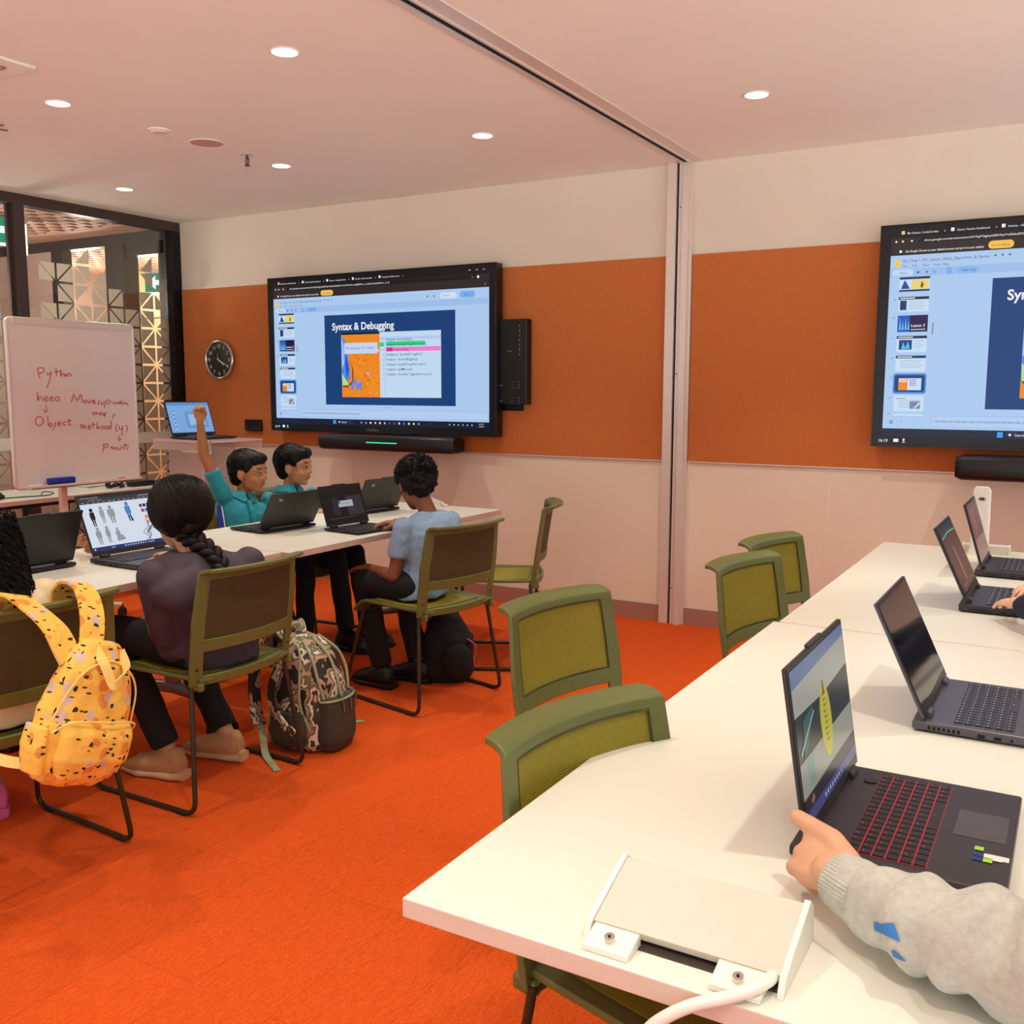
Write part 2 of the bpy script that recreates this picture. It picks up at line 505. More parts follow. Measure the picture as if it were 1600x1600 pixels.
# sliding partition: wall post and ceiling track
q = MB()
y1 = ROOM_Y1
q.box((-2.155, y1 - .045, 0), (-2.10, y1, H), 0); q.box((-2.10, y1 - .025, 0), (-2.086, y1, H), 1)
q.box((-2.086, y1 - .04, 0), (-2.066, y1, H), 0); q.box((-2.066, y1 - .025, 0), (-2.06, y1, H), 1)
q.box((-2.06, y1 - .055, 0), (-2.022, y1, H), 0); q.box((-2.022, y1 - .03, 0), (-2.005, y1, H), 0)
for z in (.22, 1.5, 2.45): q.cyl((-2.076, y1 - .0405, z), (-2.076, y1 - .042, z), .004, n=8, m=1)
struct(q.build('trim_1', [M_alu, M_dark], smooth=0))
q = MB()
q.box((-2.075, ROOM_Y0, H - .012), (-2.055, y1 - .05, H), 0); q.box((-2.055, ROOM_Y0, H - .004), (-2.02, y1 - .05, H - .001), 1)
q.box((-2.02, ROOM_Y0, H - .012), (-2.008, y1 - .05, H), 0); q.box((-2.008, ROOM_Y0, H - .006), (-1.94, y1 - .05, H), 0)
struct(q.build('trim_2', [M_alu, M_dark], smooth=0))

# cork boards
def cork(x0, x1, label):
    t = thing('pinboard', label, 'pinboard', ((x0 + x1) / 2, y1, 1.585))
    w = (x1 - x0) / 2
    q = MB(); q.box((-w, -.018, -.597), (w, -.0065, .597)); q.build('cork_panel', M_cork, t, smooth=0)
    q = MB(); q.box((-w, -.022, -.603), (w, 0, -.597)); q.box((-w, -.020, .597), (w, 0, .599)); q.build('edge_strip', M_alu, t, smooth=0)
    return t
cork(-6.235, -2.16, 'long orange-brown cork pinboard behind the full wall screen and the clock')
cork(-2.0, 2.2, 'orange-brown cork pinboard right of the partition post, behind the cropped screen')

# glazed partition on the left, looking into a corridor
X0 = ROOM_X0
def window(n, ya, yb, first=False):
    f = MB()
    f.box((X0 - .09, ya, 2.63), (X0, yb, H)); f.box((X0 - .09, ya, 0), (X0, yb, .06))
    f.box((X0 - .09, ya, .06), (X0, ya + .075, 2.63))
    f.box((X0 - .075, ya + .075, .06), (X0 - .05, ya + .09, 2.63)); f.box((X0 - .075, yb - .02, .06), (X0 - .05, yb, 2.63))
    if first: f.box((X0 - .09, yb - .09, .06), (X0 + .0, yb, 2.63), 1)
    w = struct(f.build('window_%d' % n, [M_frame, M_frame2], smooth=0))
    g = MB(); g.box((X0 - .068, ya + .075, .06), (X0 - .060, yb - (.09 if first else 0), 2.63)); g.build('glass_pane', M_glass, w, smooth=0)
    r = MB(); r.box((X0 - .058, ya + .08, .985), (X0 - .054, yb - (.09 if first else 0), 1.07)); r.build('pale_band', M_band, w, smooth=0)
    # triangular frosted film pieces on a lattice of nodes
    d = MB(); a = .14; gap = .0085
    rng = random.Random(n)
    lo, hi = ya + .085, yb - (.095 if first else .01)
    for i in range(-2, 12):
        for k in range(0, 17):
            cy = 5.17 - i * a; cz = .05 + k * a + (1.17 - .05) % a
            if (i + k) % 2: continue
            cz = 1.17 + (k - 8) * a + a * 0
            quads = [[(cy, cz), (cy + a, cz), (cy + a, cz + a)], [(cy, cz), (cy + a, cz + a), (cy, cz + a)],
                     [(cy, cz), (cy, cz + a), (cy - a, cz + a)], [(cy, cz), (cy - a, cz + a), (cy - a, cz)],
                     [(cy, cz), (cy - a, cz), (cy - a, cz - a)], [(cy, cz), (cy - a, cz - a), (cy, cz - a)],
                     [(cy, cz), (cy, cz - a), (cy + a, cz - a)], [(cy, cz), (cy + a, cz - a), (cy + a, cz)]]
            # rows above thin out
            for j, t in enumerate(quads):
                if j not in (0, 1, 6, 7): continue
                gx = sum(p[0] for p in t) / 3; gz = sum(p[1] for p in t) / 3
                if (gz > 1.85 and rng.random() < (gz - 1.85) * 1.3) or gz > 2.34: continue
                if min(p[0] for p in t) < lo - .02 or max(p[0] for p in t) > hi + .02 or gz < .1: continue
                s_ = 1 - gap * 3 / a
                d.add([(X0 - .0585, min(hi, max(lo, gx + (p[0] - gx) * s_)), gz + (p[1] - gz) * s_) for p in t], [(0, 1, 2)])
    d.build('frosted_triangles', M_frost, w, smooth=0, fix=False)
    return w
window(1, 4.14, ROOM_Y1, True)
window(2, 2.86, 4.14)
window(3, 1.58, 2.86)
window(4, .30, 1.58)
window(5, -.98, .30)
window(6, ROOM_Y0, -.98)

# corridor beyond the glass
q = MB(); q.box((-9.4, ROOM_Y0, 2.9), (X0 - .09, 8.4, 3.0)); struct(q.build('corridor_ceiling', M_dark, smooth=0))
def lattice(name, xa, ya, nx, ny, z, px=.115, py=.15, skew=.35):
    L = MB()
    cum = lambda n, p, k: (n // 2) * p + (n % 2) * k
    def fn(u, v):
        i, j = round(u * nx * 2), round(v * ny * 2)
        x = cum(i, px, px * .28); y = cum(j, py, py * .34)
        return (xa + x + skew * (y - ny * py / 2) * 0, ya + y + (int(i // 2) % 2) * py * .5, z)
    # staggered rows of holes
    for i in range(nx):
        x = xa + i * px
        L.box((x, ya, z), (x + px * .28, ya + ny * py, z + .03))
        off = (i % 3) / 3 * py
        for j in range(ny + 1):
            y = ya + j * py + off - py
            y_0, y_1 = max(ya, y), min(ya + ny * py, y + py * .3)
            if y_1 > y_0: L.box((x + px * .28, y_0, z), (x + px, y_1, z + .03))
    return struct(L.build(name, M_lat, smooth=0))
lattice('corridor_ceiling_lattice', -9.3, 1.6, 26, 24, 2.66)
q = MB(); q.box((-9.3, 5.2, 2.655), (X0 - .09, 5.46, 2.69)); q.box((-9.3, ROOM_Y0, 2.655), (X0 - .09, 1.6, 2.69)); struct(q.build('corridor_ceiling_edge', M_lat, smooth=0))
q = MB(); q.box((-9.4, ROOM_Y0, 0), (-9.3, 8.4, 2.9)); q.box((-9.3, 5.46, 0), (-7.76, 5.56, 2.57))
struct(q.build('corridor_wall', M_corr2, smooth=0))
q = MB()
q.box((-9.3, 5.46, 2.57), (X0 - .09, 5.56, 2.66)); q.box((-7.76, 5.46, 0), (-7.62, 5.56, 2.57)); q.box((-7.03, 5.44, 0), (-6.80, 5.58, 2.57))
q.box((-6.80, 5.46, 2.47), (X0 - .09, 5.56, 2.57)); q.box((-6.42, 5.46, 0), (-6.34, 5.56, 2.57))
struct(q.build('corridor_door_frame', M_frame2, smooth=0))
q = MB(); q.box((-9.3, 7.2, 0), (-4.2, 7.3, 2.9)); q.box((-6.2, 5.74, 0), (-6.1, 7.2, 2.9)); struct(q.build('corridor_wall_far', M_corr, smooth=0))
q = MB()
for x in (-8.9, -8.0, -7.1): q.box((x, 7.195, 0), (x + .008, 7.2, 2.15))
q.box((-9.2, 7.195, 2.14), (-6.2, 7.2, 2.15)); struct(q.build('corridor_panel_joint', M_dark, smooth=0))
lattice('corridor_far_ceiling_lattice', -9.3, 5.6, 26, 10, 2.62)
for x, y in ((-7.3, 2.2), (-7.3, 4.3), (-8.4, 3.3), (-7.6, 6.4), (-8.6, 6.4), (-6.8, 6.5)):  # added point lights without fixtures, to brighten the corridor and its lattice
    _d = bpy.data.lights.new('corridor_fill', 'POINT'); _d.energy = 32; _d.color = (1, .9, .78); _d.shadow_soft_size = .12
    _o = bpy.data.objects.new('corridor_fill', _d); _o.location = (x, y, 2.2); C.objects.link(_o)

def exit_sign(loc, rz, label, w=.34, h=.19):
    t = thing('exit_sign', label, 'sign', loc, rz)
    q = MB(); q.box((-w / 2, -.012, -h / 2), (w / 2, .012, h / 2)); q.box((-w / 2 - .01, -.02, h / 2), (w / 2 + .01, .02, h / 2 + .03)); q.build('sign_body', M_white, t, smooth=0, bevel=.003)
    s = Screen(w, h); g, wh = emat((20, 150, 110), .9), emat((240, 255, 250), 1.2)
    s.rect(0, 0, 1, 1, g, 52); s.rect(0, .9, 1, 1, wh, 54)
    s.rect(.62, .05, .96, .88, wh, 53)
    s.poly([(.08, .45), (.3, .12), (.3, .33), (.55, .33), (.55, .57), (.3, .57), (.3, .78)], wh, 54)
    s.disc(.78, .22, .016, g, 55); s.poly([(.72, .32), (.84, .32), (.9, .5), (.84, .46), (.82, .6), (.9, .84), (.84, .84), (.76, .64), (.68, .84), (.62, .84), (.72, .58)], g, 55)
    s.build('sign_face', t)
    q = MB(); q.cyl((0, 0, h / 2 + .03), (0, 0, h / 2 + .12), .006, n=8); q.build('hanger', M_grey, t)
    return t
exit_sign((-7.0, 4.53, 2.56), PI / 2 - .2, 'green exit sign with white arrow in the corridor, at the left photo edge', .36, .21)
exit_sign((-7.35, 6.3, 2.36), .3, 'small green exit sign deep in the corridor behind the frosted triangles', .36, .19)
t = thing('glass_light_streak', 'slim glowing white line standing in for reflected light beside the mullion', 'light streak', (-6.75, 4.55, 2.48))  # glowing tube added to imitate a streak of reflected light
q = MB(); q.cyl((0, 0, -.11), (0, 0, .11), .012, n=12); q.build('tube', emat((255, 250, 240), 2.0), t)
q = MB(); q.cyl((0, 0, -.125), (0, 0, -.11), .014, n=12); q.build('end_cap', M_white, t); q = MB(); q.cyl((0, 0, .11), (0, 0, .14), .014, n=12); q.cyl((0, 0, .14), (0, 0, .175), .004, n=8); q.build('end_cap', M_white, t)

# ------------------------------------------------------------------ ceiling fittings
M_lens = emat((255, 250, 240), 9.0)
def downlight(x, y, label):
    t = thing('downlight', label, 'ceiling light', (x, y, H), group='round recessed ceiling downlights')
    q = MB(); q.tube([(0.053 * math.cos(a * PI / 16), .053 * math.sin(a * PI / 16), -.002) for a in range(32)], .004, 6, closed=True); q.build('trim_ring', M_white, t)
    q = MB(); q.cyl((0, 0, -.004), (0, 0, -.001), .049, n=32); q.build('lens', M_lens, t, smooth=0)
    return t
DL = [(-2.75, 2.985, 'round downlight near the photo top, left of the partition track'), (-4.13, 2.985, 'round downlight above and left of the two ceiling discs'),
      (-5.50, 4.43, 'farthest left downlight, just above the glazed partition'), (-4.13, 4.43, 'downlight beside the sprinkler, above the pinboard clock side'),
      (-2.75, 4.43, 'downlight above the gap between the full wall screen and partition post'), (-1.33, 4.43, 'only downlight right of the partition track')]
for x, y, l in DL: downlight(x, y, l)
t = thing('smoke_detector', 'small round pink-white ceiling disc beside the larger speaker disc', 'detector', (-4.11, 3.536, H))
q = MB(); q.cyl((0, 0, -.006), (0, 0, 0), .054, n=32); q.build('base', M_ceil, t); q = MB(); q.cyl((0, 0, -.016), (0, 0, -.006), .036, .044, n=24); q.build('sensor', M_wall, t)
t = thing('ceiling_speaker', 'larger flat round ceiling speaker with pinkish grille', 'speaker', (-4.10, 3.837, H))
q = MB(); q.cyl((0, 0, -.004), (0, 0, 0), .085, n=40); q.build('grille', mat('speaker_grille', (196, 160, 150), .7, var=.08, scale=600), t)
q = MB(); q.tube([(.086 * math.cos(a * PI / 20), .086 * math.sin(a * PI / 20), -.002) for a in range(40)], .003, 6, closed=True); q.build('rim', M_ceil, t)
t = thing('sprinkler', 'small metal fire sprinkler hanging from the ceiling', 'sprinkler', (-4.126, 4.154, H))
q = MB(); q.cyl((0, 0, -.004), (0, 0, 0), .035, n=24); q.build('plate', M_chrome, t)
q = MB(); q.cyl((0, 0, -.02), (0, 0, -.004), .009, n=12); q.tube([(-.012, 0, -.018), (-.014, 0, -.035), (-.004, 0, -.05)], .003, 6); q.tube([(.012, 0, -.018), (.014, 0, -.035), (.004, 0, -.05)], .003, 6)
q.cyl((0, 0, -.048), (0, 0, -.02), .003, n=8); q.cyl((0, 0, -.056), (0, 0, -.052), .016, n=16); q.build('nozzle', M_frame, t)
t = thing('air_vent', 'square ceiling air diffuser cut by the upper left photo edge', 'vent', (-4.05, 2.32, H))
q = MB(); q.box((-.3, -.3, -.012), (.3, .3, 0)); q.build('frame', M_ceil, t, bevel=.004)
q = MB()
for k in range(3):
    s_ = .22 - k * .07
    q.tube([(-s_, -s_, -.016), (s_, -s_, -.016), (s_, s_, -.016), (-s_, s_, -.016)], .004, 4, closed=True)
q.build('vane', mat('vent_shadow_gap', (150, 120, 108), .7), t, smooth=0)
t = thing('dark_ceiling_fitting', 'dark ceiling fitting with thin arms at the left photo edge', 'ceiling fitting', (-4.80, 3.05, H))  # fitting of unknown use, a hub with thin arms
q = MB(); q.cyl((0, 0, -.02), (0, 0, 0), .03, n=16); q.build('hub', M_frame2, t)
q = MB()
for a in range(6): q.box((-.004, -.004, -.004), (.004, .004, .0)); q.tube([(0, 0, -.006), (.11 * math.cos(a * PI / 3 + .3), .11 * math.sin(a * PI / 3 + .3), -.004)], .004, 6)
q.build('arm', M_grey, t)

# ------------------------------------------------------------------ wall screens
def ui(s, sc=.85):
    K = lambda *c: emat(c, sc)
    blk, brn, wht, sky, sky2, navy, txt = K(10, 10, 14), K(46, 36, 36), K(245, 245, 250), K(176, 208, 246), K(160, 196, 242), K(6, 62, 122), K(70, 92, 130)
    s.rect(0, 0, 1, 1, blk, 0)
    s.rect(.028, .018, .972, .06, K(14, 13, 16), 1); s.rect(.028, .06, .972, .137, brn, 1)
    s.rrect(.095, .063, .93, .087, K(20, 17, 20), 2)
    for i, (u, tt) in enumerate(((.066, 'My Classes | CodeCombat'), (.184, 'Ozaria Teacher Dashboard'), (.300, 'Home - Google Drive'), (.418, 'Oz_Chap 1_M1_Lesson_Slides'), (.536, 'Presentation: AI Python course'))):
        s.rect(u - .014, .03, u - .006, .045, K(230, 214, 150) if i == 0 else wht, 2)
        s.text(tt, u, .045, .0135, wht, 3, .004, .075)
        s.text('x', u + .088, .044, .014, wht, 3)
    for u in (.897, .925, .952): s.rect(u - .004, .034, u + .004, .037, wht, 3)
    for u in (.040, .056, .078): s.disc(u, .076, .005, wht, 3)
    s.text('docs.google.com/presentation/d/1KgFOgJtqis8ZHSqiYsd0dasE2QBsHvTaoaIPWahlm-eaqMZf87wt_2_2#slide=id.gd96f37w1_3_30', .108, .080, .0145, wht, 3, .003, .46)
    s.disc(.052, .120, .007, wht, 3)
    s.text('Set Google Chrome as your default browser and pin it to your taskbar', .064, .125, .0155, wht, 3, .006, .185)
    s.rrect(.258, .098, .316, .132, K(250, 196, 88), 3, .5); s.text('Set as default', .267, .121, .014, K(120, 90, 30), 4, 0, .04)
    s.text('x', .955, .122, .016, wht, 3); s.disc(.93, .076, .009, wht, 3); s.text('* ', .905, .085, .02, wht, 3)
    s.rect(.028, .137, .972, .915, sky, 1); s.rect(.03, .196, .968, .232, sky2, 2)
    s.rrect(.040, .155, .052, .187, K(250, 206, 60), 2, .2)
    s.text('Oz_Chap 1_M1_Lesson_Slides_Algorithms_&_Syntax', .058, .168, .021, txt, 3, 0, .205)
    for k, tt in enumerate(('File', 'Edit', 'View', 'Tools', 'Help')): s.text(tt, .058 + k * .024, .190, .016, txt, 3)
    for u in (.276, .292, .308): s.disc(u, .160, .005, txt, 3)
    s.rrect(.034, .2, .086, .228, wht if 0 else K(196, 222, 250), 3); s.text('Menus', .052, .220, .015, txt, 4)
    s.disc(.097, .215, .006, txt, 4); s.disc(.118, .215, .005, txt, 4); s.text('Fit', .132, .220, .016, txt, 4); s.rect(.165, .200, .178, .229, K(130, 180, 240), 3)
    s.rrect(.187, .200, .240, .229, K(140, 186, 242), 3, .5); s.text('View only', .200, .220, .016, K(20, 80, 170), 4, .003)
    s.disc(.728, .172, .006, txt, 3); s.disc(.755, .172, .006, txt, 3)
    s.rrect(.78, .155, .845, .190, K(214, 232, 252), 3, .5); s.text('Slideshow', .789, .177, .014, txt, 4)
    s.rrect(.858, .153, .918, .190, K(120, 178, 240), 3, .5); s.text('Share', .877, .178, .015, K(20, 80, 170), 4)
    # slide thumbnails
    dk, ml, yl, org, pur, gry = K(20, 40, 80), K(206, 228, 252), K(236, 220, 120), K(244, 140, 30), K(34, 12, 74), K(120, 140, 175)
    T = [(.234, .298), (.322, .388), (.404, .478), (.496, .569), (.584, .656), (.672, .748), (.764, .836)]
    for i, (a, b) in enumerate(T):
        u0, u1 = .053, .127
        if i: s.text(str(28 + i), .040, a + .014, .012, txt, 3)
        s.rrect(u0, a, u1, b, ml, 3, .12)
        if i == 0:
            s.rect(u0, a, u1, a + .01, dk, 4); s.rect(u0, b - .008, u1, b, dk, 4); s.rect(u0 + .03, a + .012, u1 - .003, b - .01, yl, 4)
            s.poly([(u0 + .004, b - .012), (u0 + .013, a + .012), (u0 + .026, b - .012)], K(30, 70, 160), 5); s.poly([(u1 - .02, a + .02), (u1 - .014, a + .035), (u1 - .018, b - .012), (u1 - .023, b - .02)], K(150, 90, 40), 5)
        elif i == 2:
            s.rect(u0, a, u0 + .03, b, K(20, 90, 190), 4); s.rect(u0 + .03, a, u1, b, pur, 4); s.text('Lesson 3', u0 + .033, b - .022, .020, wht, 5, .01, .034); s.rect(u0 + .033, b - .012, u1 - .005, b - .009, wht, 5)
            for k in range(4): s.poly([(u0 + .004 + k * .007, b - .01), (u0 + .006 + k * .007, a + .01 + .012 * (k % 2)), (u0 + .009 + k * .007, b - .01)], K(120, 200, 250), 5)
        elif i == 5:
            s.rrect(u0 - .004, a - .008, u1 + .004, b + .008, K(70, 140, 230), 2, .12)
            s.rrect(u0, a, u1, b, navy, 4, .12); s.rect(u0 + .01, a + .014, u0 + .032, b - .008, org, 5); s.rect(u0 + .032, a + .014, u1 - .008, b - .008, ml, 5); s.rect(u0 + .01, a + .014, u0 + .03, a + .032, K(240, 200, 190), 6)
            for k in range(4): s.rect(u0 + .037, a + .02 + k * .008, u1 - .02, a + .023 + k * .008, gry, 6)
        else:
            if i != 6: s.rect(u0, a, u1, a + .012, dk if i != 4 else K(10, 60, 110), 4); s.rect(u0 + .004, a + .004, u0 + .04, a + .008, wht, 5)
            if i == 1: s.rect(u0 + .004, a + .016, u0 + .02, b - .008, K(24, 60, 110), 4)
            if i == 3: s.rect(u0 + .006, a + .018, u0 + .038, b - .012, K(16, 60, 130), 4); s.poly([(u0 + .012, b - .014), (u0 + .016, a + .026), (u0 + .022, b - .02), (u0 + .028, a + .024), (u0 + .034, b - .016)], K(90, 190, 240), 5)
            if i == 6: s.rect(u0 + .004, a + .012, u0 + .03, a + .015, gry, 4); s.rect(u0 + .04, a + .026, u0 + .066, b - .012, gry, 4); s.poly([(u0 + .05, b - .014), (u0 + .064, a + .03), (u0 + .066, a + .036), (u0 + .054, b - .014)], wht, 5)
            for k in range(4): s.rect(u0 + (.026 if i == 1 else .044 if i == 3 else .012), a + .022 + k * .010, u1 - .008 - .006 * (k % 2), a + .0235 + k * .010, gry, 5)
    s.text('35', .038, .85, .012, txt, 3); s.rrect(.052, .848, .127, .856, ml, 3, .2)
    s.rect(.138, .44, .141, .49, gry, 3)
    for k in range(3): s.rect(.045, .878 + k * .006, .053, .881 + k * .006, txt, 3)
    s.text('<', .072, .888, .018, txt, 3)
    # slide
    s.rect(.273, .257, .840, .823, navy, 3)
    s.text('Syntax & Debugging', .308, .352, .070, wht, 4, .022, .278)
    s.rect(.352, .372, .521, .383, blk, 4)
    s.rect(.350, .383, .522, .774, org, 4)
    rg = random.Random(5)
    for k in range(120):
        u, v = rg.uniform(.356, .515), rg.uniform(.50, .765)
        s.disc(u, v, rg.uniform(.003, .012), K(*rg.choice([(232, 112, 14), (250, 166, 40), (240, 126, 20)])), 5, 6)
    s.poly([(.350, .383), (.372, .43), (.378, .50), (.390, .62), (.386, .66), (.362, .70), (.350, .70)], K(90, 140, 230), 6)
    s.poly([(.350, .383), (.36, .45), (.362, .56), (.350, .60)], K(170, 200, 250), 7); s.poly([(.372, .5), (.384, .6), (.372, .66), (.366, .56)], K(40, 90, 200), 7)
    s.poly([(.350, .62), (.366, .66), (.380, .69), (.392, .71), (.37, .70), (.352, .70)], K(190, 230, 140), 8)
    s.poly([(.352, .70), (.376, .698), (.396, .68), (.398, .60), (.392, .56), (.404, .60), (.402, .69), (.38, .712), (.356, .712)], K(120, 80, 30), 8)
    for du, dv in ((.39, .69), (.402, .66), (.414, .69), (.426, .68)): s.poly([(du, dv + .03), (du + .004, dv), (du + .012, dv - .012), (du + .016, dv + .03), (du + .008, dv + .042)], K(100, 140, 235), 9)
    s.disc(.470, .625, .012, K(190, 210, 240), 9); s.disc(.470, .622, .007, K(120, 140, 180), 10)
    s.rrect(.363, .434, .513, .502, K(200, 220, 250), 9, .08); s.poly([(.513, .475), (.522, .485), (.513, .495)], K(200, 220, 250), 9)
    s.text('Wrong syntax. Try "helper".', .370, .473, .022, K(90, 100, 130), 10, 0, .132)
    s.rect(.522, .372, .782, .775, K(200, 224, 250), 4); s.rect(.522, .404, .782, .42, K(180, 208, 246), 5)
    s.rect(.522, .435, .541, .462, K(40, 220, 130), 6); s.rect(.551, .432, .717, .458, K(40, 220, 130), 6); s.rect(.551, .466, .780, .492, K(246, 130, 206), 6); s.rect(.551, .466, .580, .492, K(240, 60, 150), 7)
    code = ['helper moveUp()', 'helper.build("upArrow")', 'help moveUp()', "helper build('right')", 'helper moveRight()', 'helper build("upArrow")', 'helper upMove()', 'helper build("rightArrow")']
    for k, tt in enumerate(code):
        v = .427 + k * .0302
        s.text(tt, .552, v, .023, K(120, 20, 140) if k == 2 else K(40, 70, 110), 8, .002, .0073 * len(tt)); s.text(str(k + 1), .537, v, .018, txt, 8)
    s.disc(.528, .48, .004, K(20, 20, 60), 8); s.text('9', .537, .668, .018, txt, 8)
    s.rect(.545, .42, .5465, .77, K(160, 190, 230), 6)
    s.rect(.54, .836, .57, .839, gry, 3)
    s.rect(.148, .853, .970, .905, sky2, 2); s.rect(.150, .857, .968, .902, K(184, 212, 248), 3)
    s.text("Tell students that they'll need to learn a few coding tools first (well before they make the switch to typing).", .157, .884, .018, txt, 4, 0, .27)
    s.rect(.028, .915, .972, .952, K(10, 24, 52), 2)
    s.rect(.305, .922, .318, .946, K(60, 160, 240), 3); s.rrect(.325, .919, .40, .948, K(26, 40, 70), 3, .5); s.disc(.334, .933, .006, wht, 4); s.text('Search', .345, .939, .017, wht, 4)
    cols = [(80, 180, 230), (200, 120, 220), (250, 250, 250), (240, 220, 120), (250, 240, 250), (240, 170, 190), (90, 90, 110), (40, 100, 220), (240, 240, 250), (60, 130, 240), (250, 250, 250), (250, 230, 150), (160, 170, 190)]
    for k, c_ in enumerate(cols): s.disc(.435 + k * .021, .934, .0075, K(*c_), 4, 10)
    for k in range(6): s.disc(.815 + k * .018, .934, .0045, wht, 4, 8)
    s.text('4:19 PM', .932, .931, .011, wht, 4); s.text('4/06/2025', .932, .944, .010, wht, 4)
    s.text('16:19', .018, .978, .022, wht, 3, .006); s.rrect(.057, .962, .070, .977, wht, 3, .3); s.rrect(.0805, .960, .0855, .973, wht, 3, .5); s.rect(.0795, .976, .0865, .979, wht, 3)

def wall_screen(x0, z1, w, h, label):
    t = thing('presentation_screen', label, 'screen', (x0 + w / 2, ROOM_Y1, z1 - h / 2))
    q = MB(); q.box((-w / 2, -.123, -h / 2), (w / 2, -.045, h / 2)); q.box((-w / 2 + .2, -.045, -h / 2 + .15), (w / 2 - .2, -.02, h / 2 - .15)); q.build('housing', M_black, t, smooth=0, bevel=.006)
    s = Screen(w, h); ui(s)
    o = s.build('display', t); o.location = (0, -.1235, 0)
    q = MB(); b = .007
    for a, c_ in (((-w / 2, -.127, -h / 2), (w / 2, -.12, -h / 2 + b)), ((-w / 2, -.127, h / 2 - b), (w / 2, -.12, h / 2)), ((-w / 2, -.127, -h / 2), (-w / 2 + b, -.12, h / 2)), ((w / 2 - b, -.127, -h / 2), (w / 2, -.12, h / 2))): q.box(a, c_)
    q.build('bezel', mat('gloss_black_bezel', (22, 22, 24), .15, var=.02), t, smooth=0, bevel=.002)
    s = Screen(.2, .02); s.text('ClickShare', 0, 1, .024, emat((150, 150, 155), .35), 1, 0); o = s.build('logo_lettering', t, ); o.location = (.02, -.1275, -h / 2 + .026)
    q = MB(); q.box((-w * .3, -.04, -h / 2 + .1), (w * .3, 0, h / 2 - .1)); q.build('wall_bracket', M_frame2, t, smooth=0)
    return t
wall_screen(-5.215, 2.206, 1.955, 1.105, 'large wall screen fully in view, showing the slide Syntax & Debugging')
wall_screen(-.955, 2.245, 1.955, 1.13, 'large wall screen cut off by the right photo edge')

def soundbar(x0, x1, z0, z1, label):
    t = thing('soundbar', label, 'soundbar', ((x0 + x1) / 2, ROOM_Y1, z0))
    w = (x1 - x0) / 2; h = z1 - z0
    q = MB(); q.loft([(((-w), -.17, h / 2), (0, .07, 0), (0, 0, h / 2 * .8)), ((-w + .03, -.17, h / 2), (0, .085, 0), (0, 0, h / 2)), ((w - .03, -.17, h / 2), (0, .085, 0), (0, 0, h / 2)), ((w, -.17, h / 2), (0, .07, 0), (0, 0, h / 2 * .8))], 24, 5)
    q.build('housing', M_black, t, smooth=50)
    q = MB(); q.box((-.13, -.2575, h * .52), (.13, -.254, h * .52 + .006)); q.build('status_light', emat((60, 220, 160), 1.5), t, smooth=0)
    q = MB(); q.box((-.2, -.09, .02), (.2, 0, h - .02)); q.build('bracket', M_frame2, t, smooth=0)
    return t
soundbar(-4.66, -3.52, .985, 1.095, 'long black soundbar with green light under the full wall screen')
soundbar(-.53, .76, .965, 1.09, 'black soundbar under the cropped wall screen')

t = thing('wall_computer', 'black wall-mounted device with ports right of the full wall screen', 'device', (-3.18, ROOM_Y1, 1.58))
q = MB(); q.box((-.15, -.085, -.27), (.12, -.02, .27)); q.build('case', M_black, t, smooth=0, bevel=.006)
q = MB(); q.box((-.1, -.03, -.31), (.06, -.018, -.2)); q.build('bracket', M_frame2, t, smooth=0)
q = MB()
for k in range(7): q.box((.065, -.088, .22 - k * .03), (.072, -.084, .235 - k * .03))
for k in range(2):
    for j in range(3): q.box((.06, -.088, -.13 - k * .1 - j * .018), (.068, -.084, -.123 - k * .1 - j * .018)); q.box((.0, -.088, -.13 - k * .1 - j * .018), (.03, -.084, -.128 - k * .1 - j * .018))
    q.box((-.08, -.088, -.15 - k * .1), (-.055, -.084, -.143 - k * .1))
q.box((-.02, -.088, .065), (.01, -.084, .072)); q.build('ports_and_slots', M_grey, t, smooth=0)  # grey ports on the front of the device

t = thing('wall_plate', 'small black wall panel on the pinboard left of the big screen', 'wall panel', (-5.49, ROOM_Y1 - .018, 1.13))
q = MB(); q.box((-.085, -.022, -.045), (.085, 0, .045)); q.build('case', M_black, t, smooth=0, bevel=.004)
q = MB(); q.box((-.07, -.0235, -.034), (.07, -.0215, .034)); q.build('front', mat('dark_glass', (10, 14, 22), .1), t, smooth=0)

# clock
t = thing('wall_clock', 'round black-faced wall clock with chrome rim on the pinboard', 'clock', (-5.815, ROOM_Y1 - .018, 1.63))
R_ = .15
q = MB(); q.tube([(R_ * .95 * math.cos(a * PI / 32), -.03, R_ * .95 * math.sin(a * PI / 32)) for a in range(64)], .012, 10, closed=True); q.cyl((0, 0, 0), (0, -.03, 0), R_ * .93, n=48); q.build('rim', M_chrome, t)
q = MB(); q.cyl((0, -.030, 0), (0, -.032, 0), R_ * .90, n=48); q.build('face', mat('clock_face', (14, 16, 18), .4), t, smooth=0)
s = Screen(1, 1); M_num = mat('clock_white', (225, 225, 220), .5)
for k in range(1, 13):
    a = math.radians(90 - 30 * k); g, f, w = text_geo(str(k), .037, .006)
    s.text(str(k), .5 + (.105 * math.cos(a) - w / 2), .5 - (.105 * math.sin(a) - .013), .037, M_num, 1, .006)
    s.rect(.5 + .128 * math.cos(a) - .0015, .5 - .128 * math.sin(a) - .0015, .5 + .128 * math.cos(a) + .0015, .5 - .128 * math.sin(a) + .0015, M_num, 1)
o = s.build('numeral_ring', t); o.location = (0, -.0325, 0)
